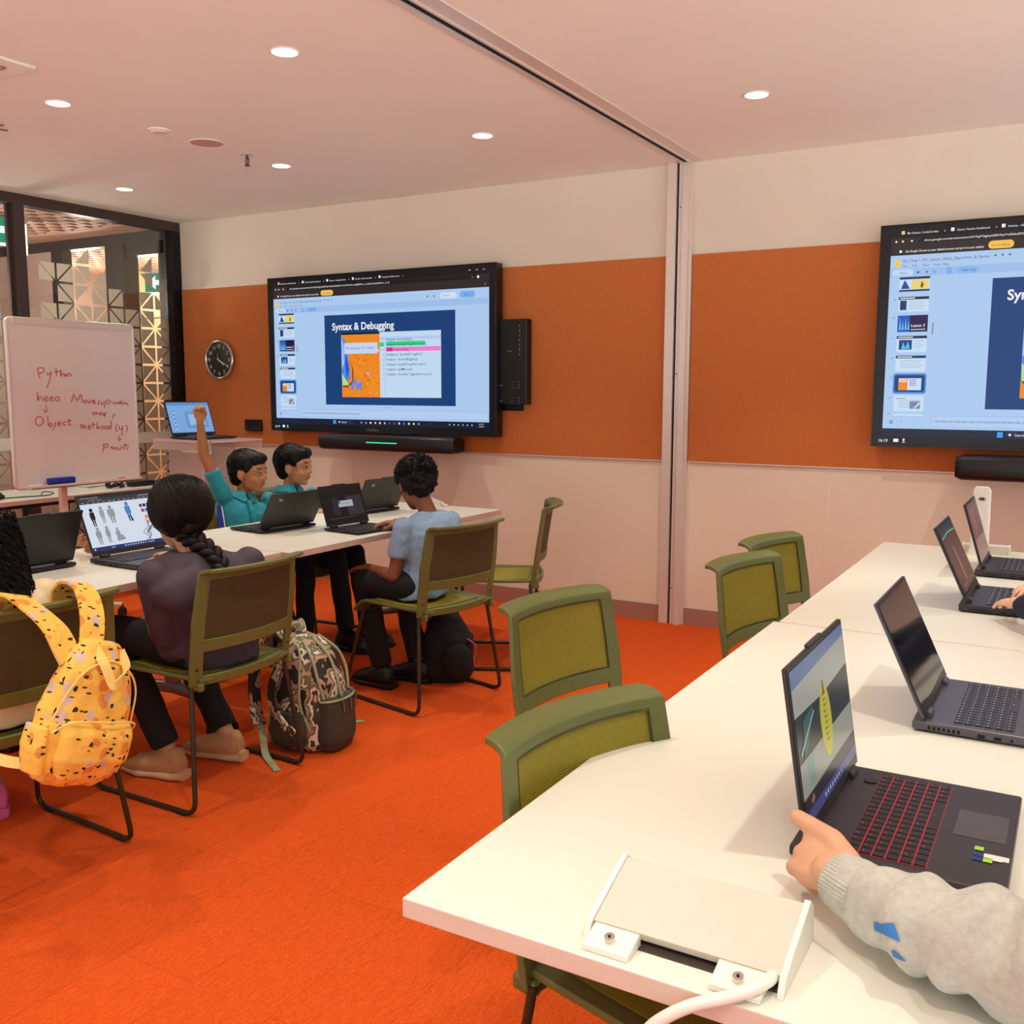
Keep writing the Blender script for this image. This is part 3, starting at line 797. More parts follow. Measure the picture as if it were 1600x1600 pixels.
def hand_(name, deg, ln, w, y):
    a = math.radians(90 - deg); d = V((math.cos(a), 0, math.sin(a)))
    q = MB(); q.ribbon([-d * .02 + V((0, y, 0)), d * ln + V((0, y, 0))], w, .0015, d.cross(V((0, 1, 0)))); q.build(name, M_num, t, smooth=0)
hand_('hour_hand', 129, .065, .007, -.035); hand_('minute_hand', 118, .105, .005, -.037); hand_('second_hand', 350, .05, .0018, -.039)
# ------------------------------------------------------------------ tables
M_top = mat('white_laminate', (226, 223, 210), .32, var=.008, scale=2)
M_edge = mat('edge_light_tint', (216, 190, 176), .5, var=.03, scale=20)  # pinkish room light put into the table edge colour; post shares the tint
M_castor = mat('castor_rubber', (22, 22, 24), .5)
TZ = .73
def leg_base(t, y):
    q = MB()
    q.box((-.03, y - .02, .16), (.03, y + .02, TZ - .075)); q.box((-.06, y - .03, TZ - .085), (.06, y + .03, TZ - .03))
    q.build('column', M_grey, t, smooth=0, bevel=.004)
    f = MB()
    for s_ in (-1, 1):
        f.loft([((0, y, .155), (0, .022, 0), (0, 0, .028)), ((s_ * .12, y, .145), (0, .021, 0), (0, 0, .024)), ((s_ * .28, y, .105), (0, .018, 0), (0, 0, .017)), ((s_ * .315, y, .088), (0, .015, 0), (0, 0, .014))], 14, 3)
        f.cyl((s_ * .31, y, .055), (s_ * .31, y, .095), .010, n=12)
    fo = f.build('foot_arm', M_grey, t, smooth=50)
    for s_ in (-1, 1):
        c_ = MB(); w = MB()
        for dy in (-.014, .014): w.cyl((s_ * .325, y + dy - .009, .031), (s_ * .325, y + dy + .009, .031), .031, n=24)
        o = w.build('castor', M_castor, t)
        c_.cyl((s_ * .325, y - .025, .031), (s_ * .325, y + .025, .031), .018, n=20); c_.build('castor_hub', M_grey, o)
def table(x0, x1, ya, yb, label, group=None):
    t = thing('table', label, 'table', ((x0 + x1) / 2, (ya + yb) / 2, 0), group=group)
    w, l = (x1 - x0) / 2, (yb - ya) / 2
    q = MB(); q.box((-w, -l, TZ - .028), (w, l, TZ)); o = q.build('table_top', [M_top, M_edge], t, smooth=0, bevel=.002)
    for p in o.data.polygons:
        if abs(p.normal.z) < .5: p.material_index = 1
    q = MB(); q.box((-.05, -l + .2, TZ - .085), (.05, l - .2, TZ - .045)); q.box((-.3, -l + .22, TZ - .05), (.3, -l + .27, TZ - .029)); q.box((-.3, l - .27, TZ - .05), (.3, l - .22, TZ - .029)); q.build('beam', M_frame2, t, smooth=0, bevel=.003)
    for y in (-l + .25, l - .25): leg_base(t, y)
    return t
table(-.75, .05, 1.0, 2.835, 'nearest white table, with the big laptop and the flip-up power box on it')
table(-.735, .065, 2.842, 4.61, 'white table behind the nearest one, reaching the wall with two far laptops')
table(-3.66, -2.86, 1.22, 3.008, 'white table at the left, in front of the girl with the braid')
table(-3.62, -2.82, 3.016, 4.74, 'white table by the wall in front of the two boys in teal shirts')
t = table(-6.19, -5.54, 3.0, 4.72, 'narrow white side table along the glazed partition, behind the whiteboard')

# ------------------------------------------------------------------ chairs
M_chair = mat('olive_chair_plastic', (98, 103, 50), .42, var=.03, scale=30, bump=.04, bscale=900)
def mesh_mat():
    m = mat('olive_woven_mesh', (138, 127, 26), .6, var=.05, scale=60)
    nt = m.node_tree; N = nt.nodes; L = nt.links; b = N['Principled BSDF']
    tc = [n for n in N if n.type == 'TEX_COORD'][0]
    w = N.new('ShaderNodeTexWave'); w.bands_direction = 'Z'; w.inputs['Scale'].default_value = 60; w.inputs['Distortion'].default_value = .3
    w2 = N.new('ShaderNodeTexWave'); w2.bands_direction = 'Y'; w2.inputs['Scale'].default_value = 60
    L.new(tc.outputs['Object'], w.inputs['Vector']); L.new(tc.outputs['Object'], w2.inputs['Vector'])
    a = N.new('ShaderNodeMath'); a.operation = 'MULTIPLY'; L.new(w.outputs['Fac'], a.inputs[0]); L.new(w2.outputs['Fac'], a.inputs[1])
    bp = N.new('ShaderNodeBump'); bp.inputs['Strength'].default_value = .5; bp.inputs['Distance'].default_value = .002
    L.new(a.outputs[0], bp.inputs['Height']); L.new(bp.outputs[0], b.inputs['Normal'])
    return m
M_mesh = mesh_mat()
M_meshback = mat('shaded_back_mesh', (66, 58, 28), .6, var=.06, scale=60, bump=.2, bscale=900)  # same mesh, with the shade of its rear side put into the colour
M_tube = mat('dark_olive_tube', (52, 48, 30), .35, metal=.3, var=.04)

def back_pt(s, t):
    """s -1..1 across, t 0..1 up the back"""
    w = .232 - .012 * t + .012 * (1 - abs(2 * t - 1)) 
    z = .43 + .395 * min(t, .93) / .93
    x = -.235 - .062 * t + .045 * s * s - .02
    if t > .90:
        k = (t - .90) / .10
        x -= .048 * k ** 1.3; z = .43 + .395 * .968 + .013 * math.sin(k * PI * .62)
        w -= .006 * k
    return V((x, s * w, z))
def seat_pt(u, v):
    x = -.245 + .47 * u
    y = (v * 2 - 1) * (.222 - .012 * (1 - u))
    z = .447 - .018 * math.sin(min(1, u * 1.1) * PI) * (1 - (v * 2 - 1) ** 2)
    if u > .82: z -= .055 * ((u - .82) / .18) ** 2
    if abs(v * 2 - 1) > .85: z += .004
    return V((x, y, z))
def rounded_skip(x0, x1, y0, y1, r):
    def f(a, b):
        if not (x0 < a < x1 and y0 < b < y1): return False
        dx = max(x0 + r - a, a - (x1 - r), 0); dy = max(y0 + r - b, b - (y1 - r), 0)
        return (dx / r) ** 2 + (dy / r) ** 2 < 1 if r else True
    return f
def make_chair():
    t = thing('visitor_chair', 'x', 'chair', group='olive sled-base chairs')
    # back frame: openings for the mesh and below the lower rail
    sk1 = lambda a, b: .09 < a < .91 and .385 < b < .86
    sk2 = lambda a, b: .10 < a < .90 and .075 < b < .275
    q = MB(); q.shell(lambda u, v: back_pt(u * 2 - 1, v), 44, 40, .013, lambda a, b: sk1(a, b) or sk2(a, b))
    q.build('back_frame', M_chair, t, smooth=45, bevel=.0025)
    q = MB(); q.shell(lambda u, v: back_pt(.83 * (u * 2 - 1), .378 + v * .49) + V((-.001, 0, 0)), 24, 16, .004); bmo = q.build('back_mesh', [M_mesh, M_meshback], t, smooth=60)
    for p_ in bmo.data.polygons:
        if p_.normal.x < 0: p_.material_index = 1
    q = MB(); rr = []
    for a, b in [(-.82, .385)] + [(-.82 + 1.64 * k / 12, .385) for k in range(1, 12)] + [(.82, .385), (.82, .6), (.82, .862)] + [(.82 - 1.64 * k / 12, .862) for k in range(1, 12)] + [(-.82, .862), (-.82, .6)]:
        rr.append(back_pt(a, b) + V((.006, 0, 0)))
    q.tube(rr, .0022, 6, closed=True)
    q.build('mesh_piping', mat('dark_olive_seam', (60, 60, 26), .6) if 'dark_olive_seam' not in bpy.data.materials else bpy.data.materials['dark_olive_seam'], t)
    q = MB(); q.shell(lambda u, v: seat_pt(u, v), 30, 24, .014); q.build('seat', M_chair, t, smooth=50, bevel=.003)
    q = MB(); q.shell(lambda u, v: seat_pt(.12 + u * .68, .11 + v * .78) + V((0, 0, .009)), 20, 16, .003); q.build('seat_mesh', M_mesh, t, smooth=60)
    for s_ in (-1, 1):
        q = MB()
        P = [(-.205, s_ * .215, .436), (-.255, s_ * .262, .010), (.255, s_ * .262, .010), (.165, s_ * .205, .428)]
        q.tube(fillet(P, .05, 6), .0085, 10)
        g = q.build('sled_leg', M_tube, t)
        for x in (-.19, .19): q = MB(); q.box((x - .022, s_ * .262 - .009, 0), (x + .022, s_ * .262 + .009, .008)); q.build('glide', M_castor, g, smooth=0, bevel=.002)
        q = MB(); q.box((-.250, s_ * .208 - .012, .414), (-.20, s_ * .208 + .010, .443)); q.build('bracket', M_chair, t, smooth=0, bevel=.006)
        q = MB(); q.cyl((-.228, s_ * .214, .487), (-.2355, s_ * .214, .488), .0045, n=10); q.build('bolt', M_tube, t)
    q = MB(); q.tube([(-.205, -.213, .428), (-.205, .213, .428)], .008, 8); q.build('cross_bar', M_tube, t)
    q = MB(); q.tube([(.14, -.203, .415), (.14, .203, .415)], .008, 8)
    q.build('cross_bar', M_tube, t)
    return t
CH = [(-2.70, 2.40, PI, 'olive chair in which the girl with the braid sits, seen from behind'),
      (-2.585, 3.63, PI - .2, 'olive chair in which the boy in the light blue shirt sits'),
      (-2.735, 1.66, PI - .05, 'olive chair at the left photo edge with the yellow backpack hung on it'),
      (-2.62, 4.32, PI + .46, 'empty olive chair at the table end near the wall, seen from the side'),
      (-.965, 2.345, -.2, 'empty olive chair second nearest, beside the nearest white table, its whole backrest in view'),
      (-.470, 1.475, -.24, 'nearest empty olive chair, its seat pushed under the nearest white table'),
      (-.695, 3.235, -.2, 'empty olive chair in front of the farthest one beside the right tables'),
      (-.745, 3.76, -.2, 'farthest empty olive chair beside the right tables, near the white wall'),
      (-3.80, 3.62, -.2, 'olive chair behind the boy with the raised hand'),
      (-3.76, 4.18, .05, 'olive chair under the second boy in teal, legs seen below the table')]
c0 = make_chair()
for i, (x, y, r, l) in enumerate(CH):
    if i == 0: c0.location = (x, y, 0); c0.rotation_euler = (0, 0, r); c0['label'] = l
    else: dup(c0, (x, y, 0), r, l)

# ------------------------------------------------------------------ laptops
M_lap = mat('graphite_laptop', (58, 54, 58), .38, metal=.4, var=.04)
M_lap2 = mat('silver_grey_laptop', (92, 90, 100), .38, metal=.5, var=.04)
M_lapb = mat('black_laptop', (26, 26, 28), .42, metal=.2, var=.05)
M_lid = mat('dark_grey_lid', (62, 62, 58), .38, metal=.55, var=.04, scale=5)
M_key = mat('black_keys', (20, 20, 24), .45)
M_keyb = mat('blue_grey_keys', (44, 46, 60), .45)
M_keyred = mat('red_backlight', (30, 4, 8), .4, emit=(220, 24, 60), estr=.55)
M_keylet = mat('key_lettering', (180, 180, 190), .5)
M_dscr = mat('dark_screen_glass', (12, 12, 16), .08, var=0, spec=.8)
def laptop(loc, rz, label, w=.355, d=.245, h=.02, lidang=25, body=None, lid=None, keys=None, red=False, screen=None, lid_mark=False, notch=False, rear=.03, num=True):
    """local: hinge along y at x=0, base towards +x, lid leans back by lidang"""
    body = body or M_lap; lid = lid or body; keys = keys or M_key
    t = thing('laptop', label, 'laptop', loc, rz)
    q = MB(); q.box((-rear, -w / 2, .004), (d, w / 2, h)); q.build('base', body, t, smooth=0, bevel=.004)
    q = MB()
    for x in (.02, d - .03):
        for y in (-w / 2 + .04, w / 2 - .04): q.box((x - .01, y - .02, 0), (x + .01, y + .02, .005))
    q.build('rubber_foot', M_black, t, smooth=0)
    for s_ in (-1, 1):
        ports = MB()
        for k in range(7): ports.box((.0 + k * .009, s_ * w / 2 - .0008, .008), (.005 + k * .009, s_ * w / 2 + .0008, .015))
        ports.box((.09, s_ * w / 2 - .0008, .007), (.103, s_ * w / 2 + .0008, .014)); ports.box((.12, s_ * w / 2 - .0008, .008), (.132, s_ * w / 2 + .0008, .014)); ports.cyl((.15, s_ * w / 2 - .0008, .011), (.15, s_ * w / 2 + .0008, .011), .003, n=8)
        ports.build('ports_and_slots', M_dark, t, smooth=0)  # vent slots and ports along one side
    # keys
    k0, k1 = .045, .155; n = 6; kk = MB(); lt = MB(); kw = w - .045
    cols = 17 if num else 14
    if red: q = MB(); q.box((k0 - .001, -kw / 2 - .000, h - .001), (k1 - .0015, kw / 2 + .000, h + .0004)); q.build('backlight', M_keyred, t, smooth=0)
    for r_ in range(n):
        x0 = k0 + (k1 - k0) * r_ / n; x1 = x0 + (k1 - k0) / n - .0028
        c_ = 0
        while c_ < cols:
            span = 6 if (r_ == n - 1 and c_ == 4) else 1
            y0 = kw / 2 - kw * (c_ + span) / cols + .0014; y1_ = kw / 2 - kw * c_ / cols - .0014
            kk.box((x0, y0, h), (x1, y1_, h + .0022))
            if not (red and random.random() < .3): lt.box(((x0 * 2 + x1) / 3 - .0012, (y0 + y1_) / 2 - .0022, h + .0022), ((x0 * 2 + x1) / 3 + .0012, (y0 + y1_) / 2 + .0022, h + .0024))
            c_ += span
    kb = kk.build('keyboard', keys, t, smooth=0)
    lt.build('key_lettering', M_keyred if red else M_keylet, kb, smooth=0)
    q = MB(); q.box((k1 + .018, -.04 + .015, h), (d - .012, .075, h + .0006)); q.build('touchpad', mat('touchpad', (70, 66, 72), .3) if 'touchpad' not in bpy.data.materials else bpy.data.materials['touchpad'], t, smooth=0, bevel=.0005)
    if red:
        q = Screen(.05, .03)
        s = q; G, Wt, Nv = mat('sticker_green', (150, 210, 40), .4, var=0), M_white, mat('sticker_navy', (20, 40, 120), .4, var=0)
        for (u, v, m_) in ((0, .55, G), (.3, .55, Wt), (0, .1, Nv), (.3, .1, Nv), (.7, .1, G), (.2, .95, Wt)): s.rect(u, v - .1, u + .26, v + .3, m_, 1)
        o = s.build('sticker', t); o.rotation_euler = (-PI / 2, 0, PI / 2); o.location = (d - .035, -.095 + .02, h + .001)
        q = MB(); q.box((d - .05, -w / 2 + .02, h), (d - .01, -w / 2 + .035, h + .0006)); q.obox(Matrix.Identity(4), (0, 0, 0), (0, 0, 0)); 
        q = MB(); q.box((d - .03, .085 - .17, h), (d - .004, .1 - .17, h + .0006)); q.build('white_sticker', M_white, t, smooth=0)
        q = MB(); q.cyl((.03, .12, h), (.03, .12, h + .002), .011, n=20); q.build('power_button', M_key, t)
    # hinges
    for s_ in (-1, 1):
        q = MB(); q.cyl((-.004, s_ * w * .36 - .02, h + .004), (-.004, s_ * w * .36 + .02, h + .004), .008, n=12); q.build('hinge', body, t)
    # lid
    A = math.radians(lidang); up = V((-math.sin(A), 0, math.cos(A))); nr = V((math.cos(A), 0, math.sin(A)))
    L = d + .004
    Mx = Matrix(((nr.x, 0, up.x, -.004), (0, 1, 0, 0), (nr.z, 0, up.z, h + .004), (0, 0, 0, 1)))
    q = MB(); q.obox(Mx, (-.007, -w / 2, .004), (0, w / 2, L))
    if notch: q.obox(Mx, (-.0075, -.045, L - .002), (0.001, .045, L + .005))
    lo = q.build('lid', lid, t, smooth=0, bevel=.003)
    q = MB(); bz = .007
    q.obox(Mx, (0, -w / 2 + .001, .004), (.0012, w / 2 - .001, L - .001)); q.build('screen_bezel', M_black, lo, smooth=0)
    s = Screen(w - 2 * bz, L - .03)
    if screen: screen(s)
    else: s.rect(0, 0, 1, 1, M_dscr, 0)
    o = s.build('screen', lo)
    # screen local x->+y , z->up, -y->nr
    o.matrix_local = Matrix(((0, -nr.x, up.x, -.004 + nr.x * .0016 + up.x * (L / 2 + .007)), (1, 0, 0, 0), (0, -nr.z, up.z, h + .004 + nr.z * .0016 + up.z * (L / 2 + .007)), (0, 0, 0, 1)))
    if lid_mark:
        q = MB(); 
        for k in (0, 1): q.obox(Mx, (-.0082, w * .36 - .03 - k * .0, L - .035 - k * .008), (-.0068, w * .36 - .008 - k * .006, L - .031 - k * .008))
        q.obox(Mx, (-.0082, w * .36 - .03, L - .043), (-.0068, w * .36 - .026, L - .031)); q.obox(Mx, (-.0082, w * .36 - .012, L - .040), (-.0068, w * .36 - .008, L - .028))
        q.build('lid_emblem', M_chrome, lo, smooth=0)
    return t
def scr_leaf(s):
    K = lambda *c: emat(c, .42)
    s.rect(0, 0, 1, 1, K(22, 44, 56), 0); s.rect(0, 0, 1, .12, K(120, 150, 196), 1); s.poly([(0, .12), (1, .08), (1, .30), (.5, .33), (0, .30)], K(206, 206, 196), 2); s.rect(0, .3, 1, .62, K(28, 52, 62), 1)
    s.rect(0, .60, 1, .83, K(190, 192, 176), 2); s.rect(0, .82, 1, .92, K(26, 32, 48), 2); s.rect(0, .92, 1, 1, K(70, 84, 150), 3)
    s.poly([(.5 + .10 * math.cos(a * PI / 12), .52 + .25 * math.sin(a * PI / 12)) for a in range(24)], emat((206, 196, 60), .6), 4)
    s.poly([(.49, .24), (.51, .24), (.52, .34), (.48, .34)], K(150, 80, 60), 5)
    for k in range(9): s.poly([(.46 + .01 * (k % 3), .32 + k * .04), (.54 - .008 * (k % 2), .335 + k * .04), (.47, .34 + k * .04)], K(160, 130, 60), 6)
    s.poly([(.08, .6), (.12, .36), (.3, .32), (.2, .5)], K(60, 110, 110), 3); s.rect(.12, .6, .22, .8, K(150, 186, 172), 3)
    s.poly([(.03, .54), (.3, .36), (.31, .37), (.04, .56)], K(190, 220, 220), 4); s.poly([(.1, .88), (.14, .84), (.17, .88), (.13, .91)], K(160, 120, 120), 4)
    for k in range(8): s.disc(.34 + k * .045, .96, .004, K(220, 220, 240), 5, 6)
def scr_hp(s):
    K = lambda *c: emat(c, .3)
    s.rect(0, 0, 1, 1, M_dscr, 0)
def scr_tan(s):
    K = lambda *c: emat(c, .35)
    s.rect(0, 0, 1, 1, M_dscr, 0); s.rect(.0, .0, 1, .17, K(14, 60, 70), 1); s.poly([(.05, .17), (.5, .14), (.95, .17), (.95, .155), (.5, .125), (.05, .155)], emat((90, 230, 200), .6), 2)
    s.rect(.02, .2, .98, .98, K(92, 56, 52), 1); s.rect(.42, .36, .50, .88, K(190, 140, 124), 2); s.rect(.1, .86, .9, .96, K(120, 84, 70), 2)
    for k in range(5): s.disc(.2 + k * .15, .9, .005, K(220, 180, 150), 3, 8)
def scr_pink(s):
    K = lambda *c: emat(c, .35)
    s.rect(0, 0, 1, 1, K(120, 74, 82), 0); s.poly([(.1, .1), (.6, .05), (.5, .5), (.2, .6)], K(160, 104, 110), 1); s.rect(0, .62, 1, 1, K(190, 150, 142), 1); s.poly([(.6, .1), (.9, .2), (.8, .55)], K(150, 92, 96), 1)
laptop((-.300, 1.560, TZ), 0, 'large laptop with red backlit keys held by the hand in a grey sleeve', .365, .256, .021, 9, keys=M_key, red=True, screen=scr_leaf, notch=True)
laptop((-.226, 2.22, TZ), 0, 'grey laptop with silver keyboard edges and dark screen, second nearest on the right tables', .35, .245, .022, 25, body=M_lap2, keys=M_keyb, screen=scr_hp)
laptop((-.262, 3.43, TZ), 0, 'dark laptop on which the navy-sleeved hands type', .355, .245, .026, 25, keys=M_keyb, screen=scr_tan)
laptop((-.275, 4.09, TZ), 0, 'farthest laptop on the right tables, in front of the white stand', .35, .24, .026, 17, keys=M_keyb, screen=scr_pink, num=False)

def browser(s, body):
    K = lambda *c: emat(c, .85)
    s.rect(0, 0, 1, 1, K(216, 226, 242), 0); s.rect(0, 0, 1, .045, K(34, 34, 40), 1); s.rect(0, .045, 1, .09, K(52, 52, 60), 1); s.rect(0, .09, 1, .135, K(44, 44, 52), 1); s.rect(0, .93, 1, 1, K(20, 40, 110), 1)
    for k in range(14): s.rect(.03 + k * .068, .105, .03 + k * .068 + random.uniform(.02, .05), .113, K(190, 190, 196), 2)
    s.text('Untitled drawing - Google Slides', .03, .033, .006, K(220, 220, 220), 2); s.text('docs.google.com/drawings', .12, .076, .006, K(180, 180, 190), 2)
    for k in range(9): s.disc(.80 + k * .022, .068, .002, K(220, 220, 226), 2, 6)
    for k in range(12): s.rect(.42 + k * .035, .95, .435 + k * .035, .975, K(210, 215, 235), 2)
    s.disc(.03, .965, .003, K(240, 240, 240), 2)
    s.text('Search', .24, .972, .007, K(240, 240, 250), 2)
    body(s, K)
def figs(s, K):
    def figure(u, v, h, c_, wide=1.0, sit=False):
        m_ = K(*c_); w = h * .085 * wide
        s.disc(u, v + h * .09, .0058 * h / .24, m_, 2, 10)
        s.poly([(u - w, v + h * .2), (u + w, v + h * .2), (u + w * 1.1, v + h * .5), (u + w * .9, v + h * .62), (u - w * .9, v + h * .62), (u - w * 1.2, v + h * .42)], m_, 2)
        if sit: s.poly([(u - w, v + h * .5), (u + w * 2.2, v + h * .55), (u + w * 3, v + h * .9), (u - w * 1.2, v + h * .95)], m_, 3)
        else:
            s.poly([(u - w * .8, v + h * .6), (u - w * .1, v + h * .6), (u - w * .1, v + h), (u - w * .5, v + h)], m_, 2); s.poly([(u + w * .1, v + h * .6), (u + w * .8, v + h * .6), (u + w * .7, v + h), (u + w * .3, v + h)], m_, 2)
    figure(.12, .22, .34, (14, 14, 18)); figure(.25, .20, .32, (156, 158, 164)); figure(.37, .20, .33, (150, 152, 158), 1.5)
    figure(.13, .58, .31, (150, 152, 158), 1.2); figure(.25, .57, .31, (150, 152, 158)); figure(.38, .62, .26, (150, 152, 158), 1.2, True)
    figure(.60, .17, .36, (70, 130, 190), 1.1); s.poly([(.585, .42), (.60, .42), (.595, .54), (.58, .53)], K(30, 24, 30), 4); s.poly([(.605, .42), (.62, .42), (.64, .53), (.615, .54)], K(30, 24, 30), 4)
    for k, c_ in enumerate(((84, 40, 66), (40, 20, 30), (40, 36, 60), (230, 210, 90), (190, 120, 60))): s.rect(.77 + k * .05, .235, .81 + k * .05, .295, K(*c_), 2)
    for k, c_ in enumerate(((176, 20, 130), (50, 130, 200))): s.rect(.78 + k * .05, .33, .82 + k * .05, .39, K(*c_), 2)
    for k, c_ in enumerate(((240, 130, 120), (244, 150, 130), (110, 60, 60), (220, 150, 120))): s.rect(.80 + k * .05, .455, .84 + k * .05, .515, K(*c_), 2)
    for k, c_ in enumerate(((240, 160, 130), (214, 130, 90))): s.rect(.81 + k * .05, .56, .85 + k * .05, .615, K(*c_), 2)
laptop((-3.272, 2.60, TZ), -.02, 'laptop showing figure silhouettes and colour swatches, in front of the girl with the braid', .36, .25, .022, 23, screen=lambda s: browser(s, figs))
laptop((-3.33, 2.18, TZ), PI, 'black laptop seen from behind at the far left, held by a hand', .36, .212, .018, 21, body=M_lapb, lid=M_lapb, notch=True)
laptop((-3.308, 3.51, TZ), PI - .1, 'dark grey laptop seen from behind in front of the boy with the raised hand', .345, .200, .016, 31, body=M_lapb, lid=M_lid, lid_mark=True)
def scr_code(s):
    K = lambda *c: emat(c, .5)
    s.rect(0, 0, 1, 1, K(16, 12, 14), 0); s.rect(.02, .03, .98, .06, K(34, 26, 26), 1); s.rect(.56, .30, .96, .86, K(56, 54, 66), 1); s.rect(.5, .1, .505, .9, K(60, 44, 40), 1)
    s.rect(.36, .42, .72, .60, K(214, 220, 232), 3); s.text('Press continue', .40, .52, .011, K(150, 90, 80), 4); s.disc(.38, .46, .008, K(60, 120, 60), 5)
    s.poly([(.22, .30), (.36, .30), (.38, .85), (.2, .8)], K(44, 40, 52), 2); s.rect(.05, .90, .8, .915, K(100, 80, 76), 2)
    for k in range(8): s.rect(.6, .36 + k * .05, .6 + .04 * (2 + k % 4), .368 + k * .05, K(110, 110, 130), 2)
laptop((-3.065, 3.70, TZ), -.11, 'black laptop with dark screen and small white window, by the boy in light blue', .28, .200, .015, 19, body=M_lapb, keys=M_key, screen=scr_code, notch=True, num=False)
laptop((-3.36, 4.28, TZ), PI - .12, 'grey laptop seen from behind, farthest on the table by the wall', .33, .195, .016, 27, body=M_lapb, lid=M_lid, lid_mark=True, notch=True)
def scr_slide(s):
    K = lambda *c: emat(c, .75)
    s.rect(0, 0, 1, 1, K(130, 180, 234), 0); s.rect(0, 0, 1, .1, K(100, 150, 214), 1); s.rect(.1, .2, .16, .9, K(150, 196, 240), 1); s.rect(.38, .3, .9, .86, K(110, 160, 220), 1); s.rect(.46, .4, .82, .76, K(160, 200, 240), 2)
    for k in range(5): s.rect(.1, .26 + k * .13, .16, .3 + k * .13, K(90, 130, 190), 2)

# ------------------------------------------------------------------ clear acrylic lectern
def acrylic():
    m = bpy.data.materials.new('clear_acrylic'); m.use_nodes = True
    nt = m.node_tree; N = nt.nodes; L = nt.links
    b = N['Principled BSDF']; b.inputs['Base Color'].default_value = (.85, .74, .72, 1); b.inputs['Roughness'].default_value = .12
    t = N.new('ShaderNodeBsdfTransparent'); t.inputs[0].default_value = (.97, .93, .92, 1)
    lw = N.new('ShaderNodeLayerWeight'); lw.inputs[0].default_value = .35
    mr = N.new('ShaderNodeMapRange'); mr.inputs[3].default_value = .22; mr.inputs[4].default_value = .85
    mx = N.new('ShaderNodeMixShader')
    L.new(lw.outputs['Facing'], mr.inputs[0]); L.new(mr.outputs[0], mx.inputs[0]); L.new(t.outputs[0], mx.inputs[1]); L.new(b.outputs[0], mx.inputs[2])
    L.new(mx.outputs[0], N['Material Output'].inputs['Surface'])
    return m
M_acr = acrylic()
M_acr_edge = mat('acrylic_edge', (226, 196, 192), .2, var=.02)
t = thing('lectern', 'clear acrylic lectern with an open laptop on its top', 'lectern', (-5.34, 4.90, 0), .0)
q = MB(); q.box((-.27, -.24, 1.045), (.30, .24, 1.057)); q.box((-.27, -.24, .985), (.30, -.232, 1.045)); q.box((-.27, .232, .985), (.30, .24, 1.045)); q.build('top_shelf', M_acr, t, smooth=0, bevel=.002)
q = MB(); q.box((-.272, -.242, 1.044), (.302, -.237, 1.058)); q.box((.297, -.242, 1.044), (.302, .242, 1.058)); q.box((-.272, -.242, 1.044), (-.267, .242, 1.058)); q.box((.02, -.242, .975), (.302, -.237, .985)); q.build('edge', M_acr_edge, t, smooth=0)
for s_ in (-1, 1):
    q = MB(); q.box((-.2, s_ * .15 - .006, .02), (.12, s_ * .15 + .006, 1.045)); q.build('side_panel', M_acr, t, smooth=0, bevel=.002)
    q = MB(); q.box((-.206, s_ * .15 - .008, .02), (-.196, s_ * .15 + .008, 1.045)); q.box((.116, s_ * .15 - .008, .02), (.126, s_ * .15 + .008, 1.045)); q.build('panel_edge', M_acr_edge, t, smooth=0)
q = MB(); q.box((-.2, -.14, .76), (.12, .14, .77)); q.box((-.2, -.14, .40), (.12, .14, .41)); q.box((-.2, -.14, .41), (-.14, .19, 1.04)); q.build('shelf', M_acr, t, smooth=0)
q = MB(); q.box((-.26, -.22, 0), (.2, .22, .02)); q.build('base_plate', M_acr, t, smooth=0, bevel=.003)
laptop((-5.46, 4.905, 1.058), -.12, 'black laptop with pale blue screen standing on the clear lectern', .36, .25, .016, 20, body=M_lapb, screen=scr_slide)

# ------------------------------------------------------------------ mobile whiteboard
M_wb = mat('whiteboard_enamel', (232, 220, 214), .12, var=.01, scale=2)
M_ink = mat('red_marker_ink', (206, 66, 70), .6, var=.1, scale=300)
t = thing('whiteboard', 'mobile whiteboard with red handwriting on a single post', 'whiteboard', (-5.25, 3.815, 0))
yo = 3.815; hw = .425; z0, z1 = .835, 1.80
q = MB(); q.box((-.012, -hw, z0), (0, hw, z1)); q.build('writing_surface', M_wb, t, smooth=0)
q = MB()
q.tube(fillet([(-.004, -hw, z0 + .2), (-.004, -hw, z1), (-.004, hw, z1), (-.004, hw, z0), (-.004, -hw, z0), (-.004, -hw, z0 + .2)], .03, 5), .011, 8)
q.box((-.016, -hw + .03, z1 - .03), (.016, hw - .03, z1 + .006)); q.build('frame', M_alu, t, smooth=40)
q = MB(); q.box((0, -hw + .06, z0 - .008), (.06, hw - .02, z0)); q.box((.056, -hw + .06, z0 - .008), (.06, hw - .02, z0 + .012)); q.build('pen_tray', M_alu, t, smooth=0, bevel=.002)
q = MB(); q.box((-.05, -.125, .08), (-.014, -.085, z0 + .5)); q.build('post', M_edge, t, smooth=0, bevel=.004)
for a in range(5):
    q = MB(); aa = a * 2 * PI / 5 + .9
    e = V((math.cos(aa) * .30, math.sin(aa) * .30, 0)); c_ = V((-.032, -.105, 0))
    q.loft([(c_ + V((0, 0, .10)), V((-e.y, e.x, 0)).normalized() * .022, (0, 0, .022)), (c_ + e + V((0, 0, .075)), V((-e.y, e.x, 0)).normalized() * .014, (0, 0, .012))], 12, 3)
    f_ = q.build('base_arm', M_white, t)
    q = MB(); n_ = V((-e.y, e.x, 0)).normalized(); p = c_ + e + V((0, 0, .028))
    for k in (-1, 1): q.cyl(p + n_ * (k * .016 - .009), p + n_ * (k * .016 + .009), .028, n=20)
    q.cyl(p + V((0, 0, .02)), p + V((0, 0, .05)), .008, n=8); q.build('castor', M_castor, f_)
